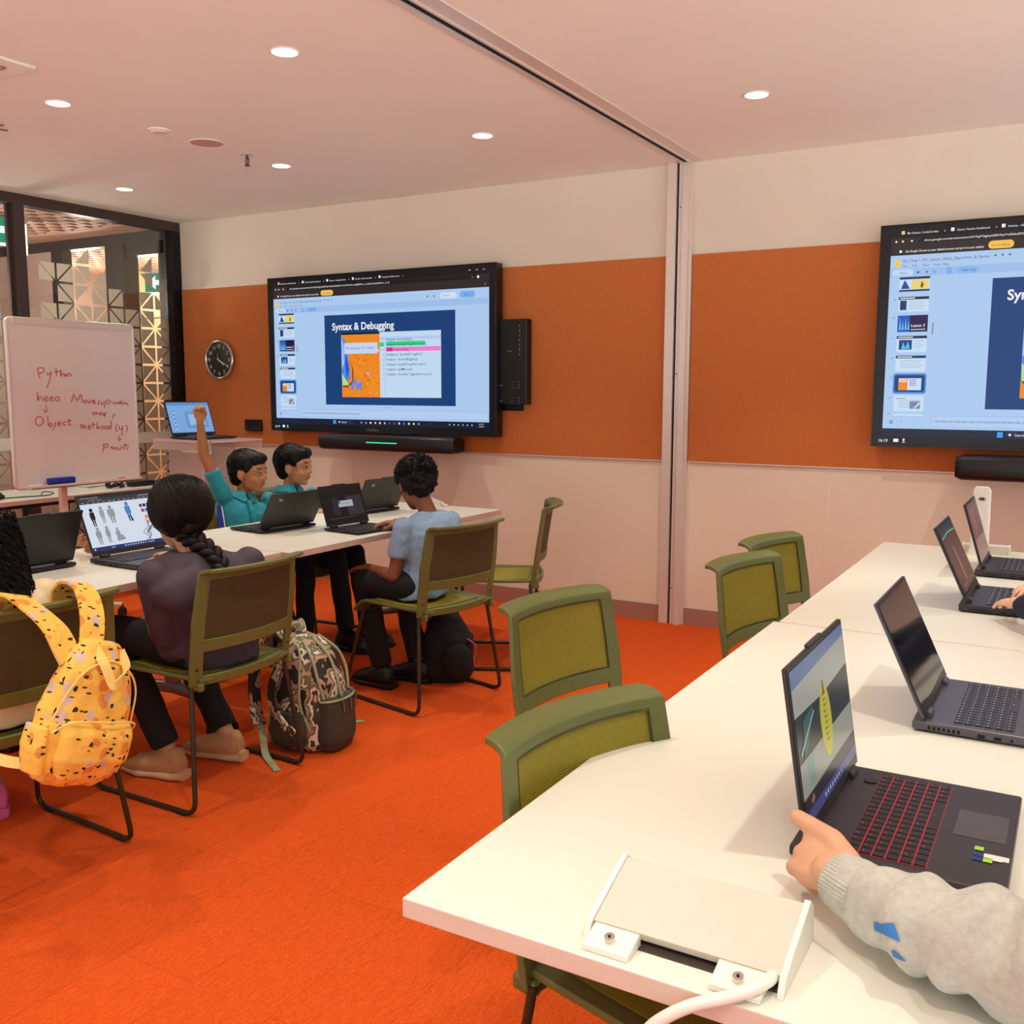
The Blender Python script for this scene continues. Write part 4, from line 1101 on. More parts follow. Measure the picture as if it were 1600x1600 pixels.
STROKES_D = [[(3.568,1.5104),(3.5733,1.4829),(3.58,1.46)],[(3.5612,1.5149),(3.5842,1.5263),(3.6092,1.5203),(3.603,1.5018),(3.577,1.4922)],[(3.6235,1.5021),(3.6326,1.4837),(3.6544,1.5026),(3.6351,1.4419),(3.6176,1.4093)],[(3.6871,1.5265),(3.6863,1.4797)],[(3.67,1.5028),(3.7228,1.5084)],[(3.716,1.5176),(3.7155,1.4754),(3.7219,1.4943),(3.7356,1.4916),(3.7367,1.4756)],[(3.7561,1.4843),(3.7534,1.4811),(3.7492,1.4796),(3.7449,1.4804),(3.7421,1.4833),(3.7417,1.4871),(3.7439,1.4906),(3.7479,1.4926),(3.7523,1.4923),(3.7555,1.4899),(3.7565,1.4862),(3.7549,1.4824)],[(3.7634,1.476),(3.7678,1.4949),(3.7807,1.4951),(3.787,1.4762)],[(3.5571,1.3862),(3.5599,1.3354),(3.5685,1.3585),(3.5835,1.3538),(3.5872,1.3324)],[(3.599,1.3416),(3.6221,1.3489),(3.6146,1.3601),(3.6017,1.3509),(3.6046,1.3322),(3.6253,1.3348)],[(3.6355,1.332),(3.6368,1.3534),(3.6475,1.358),(3.6577,1.3542),(3.6443,1.3394),(3.6625,1.3317)],[(3.6972,1.3428),(3.6923,1.3369),(3.6846,1.3343),(3.6768,1.336),(3.6717,1.3414),(3.6711,1.3486),(3.675,1.355),(3.6822,1.3585),(3.6902,1.3578),(3.6962,1.3532),(3.698,1.3462),(3.6951,1.3394)],[(3.7323,1.3519),(3.7363,1.3481)],[(3.7757,1.3239),(3.7948,1.3715),(3.8142,1.3331),(3.8439,1.3714),(3.8519,1.3202)],[(3.8805,1.3251),(3.8769,1.3209),(3.8713,1.3191),(3.8657,1.3203),(3.8619,1.3241),(3.8614,1.3292),(3.8642,1.3338),(3.8695,1.3363),(3.8754,1.3358),(3.8798,1.3325),(3.8811,1.3275),(3.879,1.3227)],[(3.8895,1.3373),(3.8973,1.3178),(3.9119,1.3371)],[(3.9201,1.3244),(3.9385,1.3291),(3.9311,1.3389),(3.9214,1.3273),(3.9297,1.3155),(3.9469,1.3192)],[(3.9683,1.3347),(3.9598,1.3053)],[(3.9816,1.3267),(3.983,1.3119),(3.998,1.3118),(4.0047,1.3284)],[(4.0188,1.3332),(4.0022,1.2851)],[(4.0164,1.3313),(4.0399,1.336),(4.0507,1.3211),(4.021,1.3115)],[(4.0677,1.3109),(4.0741,1.3208),(4.0853,1.3107),(4.0953,1.3206),(4.1031,1.3105),(4.1158,1.3254),(4.1207,1.3073),(4.1316,1.3302),(4.1386,1.3071),(4.1514,1.32),(4.1628,1.3098),(4.1693,1.3168),(4.1828,1.2984)],[(3.6084,1.3117),(3.6077,1.2838)],[(3.5913,1.2841),(3.6036,1.268),(3.6201,1.2836)],[(3.5834,1.2095),(3.5773,1.1998),(3.5678,1.1936),(3.5567,1.192),(3.5463,1.1953),(3.5384,1.2029),(3.5345,1.2133),(3.5354,1.2246),(3.541,1.2346),(3.55,1.2414),(3.5609,1.2438),(3.5716,1.2412),(3.5801,1.2342),(3.5846,1.224),(3.5844,1.2126),(3.5794,1.2022)],[(3.6158,1.2481),(3.6163,1.1901),(3.6306,1.2037),(3.6435,1.194),(3.6324,1.1821),(3.6163,1.1901)],[(3.6624,1.2123),(3.6573,1.1794),(3.6384,1.1612)],[(3.6793,1.1957),(3.6987,1.2018),(3.6908,1.2115),(3.6774,1.1996),(3.685,1.1861),(3.7033,1.1912)],[(3.7333,1.2103),(3.7159,1.206),(3.7151,1.1918),(3.732,1.1903)],[(3.7559,1.2288),(3.7514,1.1907),(3.7678,1.195)],[(3.742,1.2129),(3.7724,1.216)],[(3.937,1.2524),(3.9337,1.2487),(3.9286,1.2471),(3.9235,1.2483),(3.9201,1.2518),(3.9196,1.2563),(3.9222,1.2604),(3.927,1.2626),(3.9323,1.2621),(3.9363,1.2591),(3.9375,1.2546),(3.9356,1.2503)],[(3.945,1.2468),(3.9481,1.2604),(3.9611,1.2503)],[(3.9759,1.2678),(3.9699,1.2433),(3.9891,1.2577)],[(4.0053,1.2454),(4.0024,1.2421),(3.9979,1.2407),(3.9933,1.2417),(3.9902,1.2448),(3.9898,1.2489),(3.9921,1.2525),(3.9964,1.2544),(4.0011,1.2539),(4.0047,1.2513),(4.0058,1.2473),(4.0041,1.2435)],[(4.0124,1.2621),(4.0047,1.2296)],[(4.0623,1.2163),(4.0661,1.2412),(4.0841,1.2478)],[(3.8113,1.1937),(3.8155,1.1907)],[(3.8315,1.1641),(3.8329,1.1883),(3.844,1.1879),(3.848,1.1635),(3.8582,1.1855),(3.868,1.1629)],[(3.8818,1.1702),(3.9,1.1735),(3.8938,1.1835),(3.8822,1.176),(3.8869,1.1603),(3.9038,1.1617)],[(3.9175,1.2024),(3.9184,1.1612)],[(3.9075,1.186),(3.9347,1.1881)],[(3.9457,1.2016),(3.9455,1.1583),(3.9556,1.1747),(3.9672,1.1576)],[(3.997,1.1638),(3.9933,1.1596),(3.9875,1.1579),(3.9816,1.1593),(3.9777,1.1633),(3.9771,1.1685),(3.9801,1.1731),(3.9856,1.1755),(3.9916,1.1749),(3.9962,1.1714),(3.9976,1.1663),(3.9954,1.1614)],[(4.0248,1.1629),(4.0211,1.1587),(4.0152,1.1569),(4.0093,1.1583),(4.0053,1.1624),(4.0048,1.1676),(4.0078,1.1723),(4.0133,1.1747),(4.0194,1.174),(4.024,1.1705),(4.0254,1.1654),(4.0232,1.1604)],[(4.0435,1.1626),(4.0402,1.1588),(4.035,1.1573),(4.0297,1.1585),(4.0261,1.1621),(4.0256,1.1668),(4.0283,1.1709),(4.0332,1.1731),(4.0387,1.1725),(4.0428,1.1694),(4.0441,1.1648),(4.0421,1.1604)],[(4.0489,1.2087),(4.0434,1.153)],[(4.0923,1.1835),(4.0804,1.1607),(4.0884,1.1354)],[(4.1073,1.175),(4.1062,1.1549),(4.1336,1.1539)],[(4.1324,1.1742),(4.1217,1.1119)],[(4.1555,1.1785),(4.1677,1.1579),(4.1566,1.1329)],[(4.1039,1.1146),(4.1025,1.0895)],[(4.0896,1.093),(4.102,1.0804),(4.1171,1.0939)],[(3.9894,1.0645),(3.9747,1.0105)],[(3.9776,1.0601),(4.0103,1.0635),(4.0188,1.0501),(3.9856,1.0378)],[(4.0343,1.0353),(4.0467,1.0468),(4.0528,1.0284),(4.0654,1.0428),(4.0739,1.0253),(4.0865,1.0387),(4.0999,1.0219),(4.1177,1.0412),(4.1338,1.0282)],[(4.1454,1.0622),(4.1455,1.0215)],[(4.1301,1.0477),(4.1702,1.0509)],[(4.1659,1.0389),(4.161,1.0156)]]
q = MB()
for st in STROKES_D:
    pts = smooth_path([(.0012, y - yo, z) for y, z in st], 4)
    q.ribbon(pts, .0052, .0006, [(pts[min(i + 1, len(pts) - 1)] - pts[max(i - 1, 0)]).cross(V((1, 0, 0))) for i in range(len(pts))])
q.build('handwritten_lettering', M_ink, t, smooth=0)

t = thing('board_eraser', 'blue board eraser on the whiteboard pen tray', 'eraser', (-5.22, 3.66, z0))
q = MB(); q.box((-.02, -.085, .016), (.02, .085, .048)); q.build('grip', mat('blue_eraser', (20, 50, 170), .5, var=.1, scale=200, bump=.2), t, smooth=0, bevel=.006)
q = MB(); q.box((-.018, -.082, 0), (.018, .082, .016)); q.build('felt', mat('eraser_felt', (40, 40, 60), .9), t, smooth=0)
t = thing('marker_pen', 'white marker pen lying left of the blue eraser', 'marker', (-5.22, 3.50, z0 + .009))
q = MB(); q.cyl((0, -.055, 0), (0, .03, 0), .008, n=16); q.build('barrel', M_white, t); q = MB(); q.cyl((0, .03, 0), (0, .065, 0), .009, n=16); q.build('cap', mat('marker_cap', (206, 170, 160), .4), t)
t = thing('marker_pen', 'small orange marker pen at the right end of the pen tray', 'marker', (-5.22, 4.12, z0 + .009))
q = MB(); q.cyl((0, -.05, 0), (0, .03, 0), .007, n=16); q.build('barrel', M_white, t); q = MB(); q.cyl((0, -.05, 0), (0, -.01, 0), .008, n=16); q.build('cap', mat('orange_cap', (236, 110, 50), .4), t)

# cables and small things on the side table
M_cable = mat('black_cable', (14, 14, 15), .5)
def coil(name, label, c, r, turns, tails):
    t = thing(name, label, 'cable', c)
    q = MB(); rg = random.Random(len(label)); pts = []
    for k in range(turns * 14):
        a = k * 2 * PI / 14; rr = r * (1 + .25 * rg.uniform(-1, 1))
        pts.append((rr * math.cos(a), rr * 1.3 * math.sin(a), .006 + .05 * (k / (turns * 14)) * rg.random()))
    q.tube(smooth_path(pts, 3), .0038, 6)
    for tl in tails: q.tube(smooth_path(tl, 5), .0035, 6)
    q.build('cable', M_cable, t)
    return t
coil('power_cable', 'tangled black cable on the side table at the left photo edge', (-5.72, 3.53, TZ), .05, 6, [[(0, .05, .005), (.05, .2, .005), (.08, .32, .005), (.03, .4, .01), (.0, .35, .02), (.05, .3, .01)], [(0, .03, .06), (-.15, 0, .14), (-.2, -.05, .3)], [(0, 0, .05), (-.1, .1, .1), (-.18, .1, .22)]])
coil('power_cable', 'black cable loop on the side table right of the whiteboard', (-5.70, 4.40, TZ), .045, 4, [[(0, .03, .02), (.05, .12, .03), (.1, .3, .01)], [(0, 0, .04), (-.05, -.08, .15), (-.1, -.1, .25)]])
t = thing('power_adapter', 'black power adapter on the side table behind the braid girl', 'adapter', (-5.68, 4.60, TZ)); q = MB(); q.box((-.04, -.09, 0), (.04, .09, .035)); q.build('case', M_black, t, smooth=0, bevel=.006)
q = MB(); q.tube(smooth_path([(0, .09, .015), (.02, .16, .03), (-.04, .2, .02), (-.08, .1, .02)], 5), .003, 6); q.build('lead', M_cable, t)
t = thing('paper_stack', 'loose white papers on the side table against the glass', 'papers', (-5.98, 4.45, TZ))
for k in range(3): q = MB(); q.M = Matrix.Rotation(.1 * k, 4, 'Z'); q.box((-.1, -.15, .004 * k), (.1, .15, .004 * k + .0035)); q.build('sheet', M_white, t, smooth=0)

# ------------------------------------------------------------------ flip-up power boxes and small table items
def power_box(loc, rz, label, cable=True, s=1.0):
    t = thing('power_box', label, 'power box', loc, rz)
    t.scale = (s, s, s)
    L = .125
    # local: hinge side towards -y, long axis x; wedge body rises towards +y
    q = MB(); sec = [(-.062, 0), (-.05, .022), (.06, .062), (.075, .05), (.085, .0)]
    def cap_(x0, x1):
        q.add([(x0, a, b) for a, b in sec] + [(x1, a, b) for a, b in sec], [(0, 1, 2, 3, 4), (9, 8, 7, 6, 5)] + [(i, 5 + i, 5 + (i + 1) % 5, (i + 1) % 5) for i in range(5)])
    cap_(-L, -L + .008); q.build('end_cap', M_white, t, smooth=0, bevel=.0012)
    q = MB(); cap_(L - .008, L); q.build('end_cap', M_white, t, smooth=0, bevel=.0012)
    q = MB(); sec2 = [(-.046, .020), (.058, .058), (.072, .047), (.08, 0), (.06, 0), (.05, .035), (-.04, .008)]
    n = len(sec2)
    q.add([(-L + .008, a, b) for a, b in sec2] + [(L - .008, a, b) for a, b in sec2], [tuple(range(n)), tuple(range(2 * n - 1, n - 1, -1))] + [(i, n + i, n + (i + 1) % n, (i + 1) % n) for i in range(n)])
    q.build('flap', mat('flap_grey_white', (204, 194, 180), .5, var=.02) if 'flap_grey_white' not in bpy.data.materials else bpy.data.materials['flap_grey_white'], t, smooth=0, bevel=.001)
    q = MB(); q.box((-L + .01, -.05, 0), (L - .01, .05, .002)); q.build('recess', mat('recess_brown', (76, 64, 56), .8) if 'recess_brown' not in bpy.data.materials else bpy.data.materials['recess_brown'], t, smooth=0)
    for x in (-.085, .075):
        q = MB(); q.add([(x - .03, -.083, 0), (x + .03, -.083, 0), (x + .03, -.04, 0), (x - .03, -.04, 0), (x - .03, -.083, .008), (x + .03, -.083, .008), (x + .03, -.04, .019), (x - .03, -.04, .019)],
                        [(0, 3, 2, 1), (4, 5, 6, 7), (0, 1, 5, 4), (1, 2, 6, 5), (2, 3, 7, 6), (3, 0, 4, 7)])
        o = q.build('hinge_block', M_white, t, smooth=0, bevel=.0015)
        q = MB(); q.cyl((x, -.066, .011), (x, -.068, .0185), .0065, n=18); q.cyl((x, -.067, .016), (x, -.0685, .0192), .002, n=8, m=1); q.build('screw', [M_chrome, M_dark], o)
    if cable:
        q = MB(); q.tube(smooth_path([(.108, -.03, .012), (.105, -.065, .018), (.08, -.092, .010), (.03, -.112, -.01), (-.01, -.118, -.045), (-.02, -.10, -.08), (.0, -.05, -.10)], 6), .0075, 12); q.build('cable', M_white, t)
    return t
power_box((-.372, 1.095, TZ), 0.0, 'white flip-up power box with cable at the corner of the nearest table')
power_box((-3.20, 4.62, TZ), PI / 2 + .5, 'small white power box on the table by the wall, near the side-on chair', False, .9)
t = thing('white_stand', 'tall white plastic stand with a small oval slot near the top, behind the farthest laptop', 'stand', (-.335, 4.45, TZ))
q = MB(); q.loft([((0, 0, 0), (.045, 0, 0), (0, .03, 0)), ((0, 0, .03), (.036, 0, 0), (0, .022, 0)), ((0, .0, .27), (.034, 0, 0), (0, .016, 0)), ((0, .0, .285), (.024, 0, 0), (0, .012, 0))], 28, 4); q.build('upright', M_white, t, smooth=50)
q = MB(); q.tube([(.0 + .014 * math.cos(a * PI / 12), -.018, .235 + .007 * math.sin(a * PI / 12)) for a in range(24)], .002, 6, closed=True); q.build('slot_rim', M_chrome, t)
q = MB(); q.cyl((0, -.0172, .235), (0, -.018, .235), .009, n=16); q.build('slot', M_frame, t)
power_box((-.31, 4.535, TZ), PI, 'low white socket box behind the tall white stand', False, .72)
t = thing('paper_sheet', 'white paper with red print between the teal boys laptop and the dark screen laptop', 'paper', (-3.40, 4.02, TZ), .3)
q = MB(); q.box((-.09, -.1, 0), (.09, .1, .002)); q.build('sheet', M_white, t, smooth=0)
q = MB(); q.box((.02, -.06, .002), (.03, .05, .0025)); q.box((-.04, -.05, .002), (-.034, .02, .0025)); q.build('red_line', M_ink, t, smooth=0)
t = thing('pen', 'red pen lying on the white paper', 'pen', (-3.36, 4.0, TZ + .006), .9)
q = MB(); q.cyl((-.06, 0, 0), (.06, 0, 0), .0045, n=10); q.build('barrel', mat('red_pen', (196, 50, 56), .4), t); q = MB(); q.cyl((.06, 0, 0), (.075, 0, 0), .0045, .001, n=10); q.build('tip', M_white, t)
# ------------------------------------------------------------------ people
def skin(name, rgb):
    return mat(name, rgb, .5, var=.05, scale=30, bump=.08, bscale=500, sss=.05)
SK_TAN, SK_TAN2, SK_DARK, SK_PINK, SK_WARM = skin('skin_tan', (182, 120, 80)), skin('skin_light_tan', (196, 140, 104)), skin('skin_brown', (138, 84, 58)), skin('skin_fair', (236, 184, 150)), skin('skin_warm', (212, 158, 124))
def hair_mat(name, rgb):
    m = mat(name, rgb, .5, var=.3, scale=90, spec=.22)
    return m
H_BLACK = hair_mat('black_hair', (12, 9, 9)); H_BROWN = hair_mat('dark_brown_hair', (24, 15, 13))
M_eye = mat('eye_white', (188, 176, 168), .2, var=0); M_iris = mat('dark_iris', (20, 12, 10), .12, var=0); M_lip = mat('lip', (168, 92, 80), .45)
M_brow = mat('eyebrow', (26, 20, 18), .8)

def orth(d, n):
    d = V(d).normalized(); n = V(n); n = (n - d * n.dot(d)).normalized()
    return d, n
def hand_prims(B, W, d, n, thumb_side, s=1.0, curls=None, spread=.12, thumb=(.75, .65, -.25), thumb2=None, tl=1.0):
    """W wrist, d towards the fingers, n back of the hand, thumb_side +1/-1 along d x n"""
    d, n = orth(d, n); lat = d.cross(n) * thumb_side; W = V(W)
    curls = curls or [(.25, .35, .25)] * 4
    B.cap(W - d * .02 * s, W + d * .02 * s, .0215 * s, .022 * s)
    B.ell(W + d * .048 * s - n * .002 * s, (.044 * s, .036 * s, .0145 * s), Matrix((d, lat, n)).transposed())
    ln = [.066, .074, .069, .055]; rr = [.0092, .0096, .0090, .0080]
    tips = []
    for k in range(4):
        kn = W + d * (.082 - .004 * abs(k - 1) - .006 * (k == 3)) * s + lat * (.0275 - .0180 * k) * s
        B.cap(W + d * .015 * s + lat * (.014 - .009 * k) * s, kn, .0125 * s, .0108 * s, 10)
        a = 0; p = kn; r = rr[k] * s
        for j, fr in enumerate((.45, .30, .25)):
            a += curls[k][j]
            dd = (d * math.cos(a) - n * math.sin(a) + lat * (spread * (1.5 - k) / 1.5) * math.cos(a)).normalized()
            q = p + dd * ln[k] * s * fr
            B.cap(p, q, r * 1.05, r * .94, 10)
            p = q; r *= .93
        tips.append(p)
    tb = W + d * .016 * s + lat * .022 * s - n * .006 * s
    v1 = (d * thumb[0] + lat * thumb[1] + n * thumb[2]).normalized()
    v2 = (d * thumb2[0] + lat * thumb2[1] + n * thumb2[2]).normalized() if thumb2 else (v1 + d * .4).normalized()
    p1 = tb + v1 * .036 * s * tl; p2 = p1 + v2 * .033 * s * tl; p3 = p2 + (v2 * 1 + n * .0).normalized() * .024 * s * tl
    B.cap(tb, p1, .0165 * s, .0140 * s, 12); B.cap(p1, p2, .0136 * s, .0118 * s, 12); B.cap(p2, p3, .0120 * s, .0104 * s, 12)
    B.ell((tb + W + d * .05 * s) / 2, (.026 * s, .018 * s, .013 * s), Matrix((v1, v1.cross(n).normalized(), v1.cross(v1.cross(n)).normalized())).transposed())
    return tips, p3, v2, n

def head_matrix(pos, yaw, pitch, roll=0, s=1.0):
    return Matrix.Translation(V(pos)) @ Matrix.Rotation(yaw, 4, 'Z') @ Matrix.Rotation(-pitch, 4, 'Y') @ Matrix.Rotation(roll, 4, 'X') @ Matrix.Scale(s, 4)
def head_prims(B, Hm):
    old = B.M; B.M = Hm
    B.ell((-.012, 0, .022), (.098, .078, .090), nu=24, nv=16)
    B.ell((.022, 0, -.040), (.066, .058, .066), nu=20, nv=12)
    B.ell((.052, 0, .02), (.040, .056, .050))
    B.ell((.060, 0, -.090), (.022, .024, .018))
    for s_ in (-1, 1):
        B.ell((.050, s_ * .030, -.034), (.030, .026, .026))
        B.cap((.022, s_ * .040, -.070), (.052, s_ * .016, -.088), .016, .017, 8)
        B.ell((.0915, s_ * .011, -.030), (.010, .008, .008))
        B.cap((.082, s_ * .012, .020), (.068, s_ * .048, .018), .010, .009, 8)
        B.ell((-.002, s_ * .078, -.012), (.019, .009, .030), Matrix.Rotation(s_ * -.35, 3, 'Z'))
        B.ell((.006, s_ * .076, -.036), (.009, .008, .010))
    B.cap((.086, 0, .006), (.100, 0, -.026), .0075, .0115, 8)
    B.ell((.084, 0, -.052), (.010, .018, .007)); B.ell((.082, 0, -.064), (.010, .016, .0075))
    B.M = old
def face_parts(Hm, body):
    def mk(name, m, f):
        q = MB(); q.M = Hm; f(q); return q.build(name, m, body)
    for s_ in (-1, 1):
        Rz = Matrix.Rotation(s_ * .35, 3, 'Z')
        e = mk('eye', M_eye, lambda q: q.ell((.0815, s_ * .0315, -.001), (.0066, .0118, .0038), Rz, 16, 10))
        e.parent = body
        q = MB(); q.M = Hm; q.ell((.0872, s_ * .0295 , -.0012), (.0028, .0056, .0044), Rz, 12, 8); q.build('iris', M_iris, e)
        mk('eyelid', M_brow, lambda q: q.tube([(.0845 - .35 * abs(k) * abs(k) * .00016 - (.006 if k * s_ > 0 else .0) * abs(k) / 3, s_ * .0315 + k * .0050, .0052 - .0005 * k * k) for k in range(-3, 4)], [.0008, .0014, .0017, .0018, .0017, .0014, .0008], 6))
        mk('eyebrow', M_brow, lambda q: q.tube([(.0925 - .0040 * k, s_ * (.014 + k * .0095), .0250 + .0012 * (k if k < 3 else 4.5 - k * .9)) for k in range(0, 5)], [.0016, .0028, .0030, .0024, .0010], 6))
    mk('lips', M_lip, lambda q: (q.ell((.0895, 0, -.0545), (.0045, .0165, .0036)), q.ell((.0885, 0, -.0612), (.0045, .0140, .0040))))

def join_mesh(ob, mb):
    bm = bmesh.new(); bm.from_mesh(ob.data)
    me = mb.mesh('x'); bm.from_mesh(me); bmesh.ops.recalc_face_normals(bm, faces=bm.faces)
    bm.to_mesh(ob.data); bm.free(); bpy.data.meshes.remove(me)
    ob.data.polygons.foreach_set('use_smooth', [True] * len(ob.data.polygons))

def hair_short(Hm, parent, m, n=900, ln=.022, spiky=.5, curly=False, seed=1, name='hair', big=1.0):
    rg = random.Random(seed)
    B = MB(); B.M = Hm
    B.ell((-.020, 0, .048), (.103 * big, .086 * big, .076 * big), nu=24, nv=16)
    B.ell((-.042, 0, .010), (.078 * big, .083 * big, .080 * big), nu=24, nv=16)
    B.ell((-.058, 0, -.035), (.050, .066, .050))
    B.ell((.045, 0, .076), (.054, .066, .034))
    for s_ in (-1, 1): B.ell((.028, s_ * .070, .030), (.020, .012, .030))
    nz = 60 if not curly else 34; amp = .0035 if not curly else .012
    o = blob(B, name, m, parent, .006, 4, lambda co, nn: noise.noise(co * nz) * amp + noise.noise(co * nz * 2.3) * amp * .5)
    S = MB(); R3 = Hm.to_3x3()
    for k in range(n):
        th = rg.uniform(0, 2 * PI); z = rg.uniform(-.3, 1)
        rxy = math.sqrt(max(0, 1 - z * z))
        p = V((-.022 + .100 * big * rxy * math.cos(th), .085 * big * rxy * math.sin(th), .040 + .082 * big * z))
        if p.x > .035 and p.z < .065: continue
        nn = V((rxy * math.cos(th), rxy * math.sin(th), z)).normalized()
        flow = V((.75, .25 * rg.uniform(-1, 1), -.15 - .6 * (1 - z))) if not curly else V((rg.uniform(-1, 1), rg.uniform(-1, 1), rg.uniform(-1, 1)))
        flow = (flow - nn * flow.dot(nn)).normalized()
        L = ln * rg.uniform(.6, 1.4)
        a = p; b = p + (flow + nn * spiky * rg.uniform(.1, .9)) * L * .5; c_ = b + (flow - nn * .15 + V((0, 0, -.3))) * L * .5
        if curly: c_ = b + (nn * .3 + V((rg.uniform(-1, 1), rg.uniform(-1, 1), rg.uniform(-1, 1)))) * L * .5
        S.tube([Hm @ a, Hm @ b, Hm @ c_], [.0030, .0022, .0004], 3, caps=False)
    join_mesh(o, S)
    return o

def lerp(a, b, t): return V(a) * (1 - t) + V(b) * t
def person(label, sp, group=None):
    root = thing('person', label, 'person', (0, 0, 0), 0, group)
    pel = (V(sp['hip'][0]) + V(sp['hip'][1])) / 2
    root.location = (pel.x, pel.y, 0)
    T = Matrix.Translation(-V((pel.x, pel.y, 0)))
    P = lambda p: T @ V(p)
    hs = sp.get('s', 1.0); vox = sp.get('voxel', .0055)
    Hm = T @ head_matrix(*sp['head'][:3], sp.get('roll', 0), hs)
    neck = P(sp['neck']); sh = [P(p) for p in sp['sh']]; el = [P(p) for p in sp['el']]; wr = [P(p) for p in sp['wr']]
    hip = [P(p) for p in sp['hip']]; kn = [P(p) for p in sp['kn']]; an = [P(p) for p in sp['an']]
    pel = (hip[0] + hip[1]) / 2
    k = sp.get('k', 1.0)                    # limb thickness
    latS = (sh[1] - sh[0]) / 2; latH = (hip[1] - hip[0]).normalized()
    up = (neck - pel).normalized(); back = V(sp.get('back', (0, 0, 0)))
    def torso(B, g, hem=0.0):
        hw = latS.length
        rings = []
        for t, w, dp in ((-.10 - hem, .120 * k, .088 * k), (0.0, .122 * k, .094 * k), (.25, .112 * k, .086 * k), (.5, hw * .84, .092 * k), (.75, hw * .96, .092 * k), (.90, hw * .92, .072 * k), (.98, hw * .58, .058 * k), (1.02, .048 * k, .046 * k)):
            c_ = pel.lerp(neck, t) + back * (4 * max(0, t) * (1 - min(1, max(0, t))))
            la = latH.lerp(latS.normalized(), max(0, min(1, t))).normalized()
            fw = up.cross(la).normalized()
            rings.append((c_, la * (w + g), fw * (dp + g)))
        B.loft(rings, 28, 2.4)
    B = MB()
    torso(B, -.006)
    hc = Hm @ V((-.02, 0, -.05))
    B.cap(neck - up * .02, hc, .043 * k, .040 * k)
    for i in (0, 1):
        B.cap(sh[i], el[i], .036 * k, .030 * k); B.cap(el[i], wr[i], .030 * k, .0205 * k)
        B.cap(el[i].lerp(wr[i], .05), el[i].lerp(wr[i], .4), .031 * k, .029 * k)
        B.cap(hip[i], kn[i], .066 * k, .046 * k); B.cap(kn[i], an[i], .046 * k, .028 * k); B.cap(kn[i].lerp(an[i], .2), kn[i].lerp(an[i], .5), .046 * k, .040 * k)
        if 'toe' in sp: B.cap(an[i] - V((0, 0, .03)), an[i] - V((0, 0, .045)) + V(sp['toe'][i]).normalized() * .12, .028, .022)
    head_prims(B, Hm)
    tips = []
    for i, h in enumerate(sp['hand']):
        if h is None:
            d = (wr[i] - el[i]).normalized(); h = dict(d=d, n=(0, 0, 1))
        hd = dict(h); d = hd.pop('d'); n_ = hd.pop('n'); hd.setdefault('s', .86 * k)
        # i = 0 is the left hand, i = 1 the right hand; thumb towards the body's middle when the palm is down
        tips.append(hand_prims(B, wr[i], d, n_, 1 if i == 0 else -1, **hd))
    body = blob(B, 'body', sp['skin'], root, vox, sp.get('it', 4))
    face_parts(Hm, body)
    # shirt
    B = MB(); torso(B, sp.get('fit', .010), sp.get('hem', .06))
    for c_, r_ in sp.get('extra', ()): B.ell(P(c_), r_)
    for i in (0, 1):
        if sp['sleeve'][i] == 'short':
            e = sh[i].lerp(el[i], .62); B.cap(sh[i], sh[i].lerp(e, .5), .047 * k, .047 * k); B.cyl(sh[i], e, .046 * k, .047 * k, 20)
        elif sp['sleeve'][i] == 'long':
            e = el[i].lerp(wr[i], .93); B.cap(sh[i], el[i], .052 * k, .044 * k, 16); B.cap(el[i], el[i].lerp(e, .9), .044 * k, .036 * k, 16); B.cyl(el[i].lerp(e, .5), e, .037 * k, .031 * k, 18)
        else:
            for a, b, r0, r1 in sp['sleeve'][i]: B.cap(P(a), P(b), r0, r1, 18)
    fa = sp.get('fold', .005)
    rd = sp.get('ridge')
    def ridge(co):
        if not rd: return 0
        a, b, wl, am = P(rd[0]), P(rd[1]), rd[2], rd[3]
        ax = b - a; L = ax.length; t = (co - a).dot(ax) / L
        if t < -.04 or t > L or ((co - a) - ax * (t / L)).length > .12: return 0
        return am * math.sin(t / wl * 2 * PI + 3.5 * noise.noise(co * 9)) * (.4 + .6 * max(0, noise.noise(co * 6) + .5)) * min(1, (L - t) / .05)
    off = V(sp['hip'][0])
    shirt = blob(B, sp.get('top_name', 'shirt'), sp['shirt'], root, sp.get('svox', .007), sp.get('sit', 6), lambda co, nn: (1 - abs(noise.noise((co + off) * sp.get('fs', 11))) * 2.2) * fa * .7 + noise.noise((co + off) * 26) * fa * .35 + ridge(co))
    if sp.get('pants'):
        B = MB()
        B.loft([(pel + up * .10, latH * .122 * k, up.cross(latH) * .092 * k), (pel, latH * .135 * k, up.cross(latH) * .10 * k), (pel - up * .06, latH * .125 * k, up.cross(latH) * .095 * k)], 24, 2.3)
        sl = sp.get('leg_len', (.95, .95))
        for i in (0, 1):
            B.cap(hip[i], kn[i], .080 * k, .060 * k, 16)
            if sl[i] > 0: B.cyl(kn[i], kn[i].lerp(an[i], sl[i]), .058 * k, .050 * k, 18)
        blob(B, sp.get('pants_name', 'trousers'), sp['pants'], root, .008, 4, lambda co, nn: noise.noise((co + off) * 13) * .005)
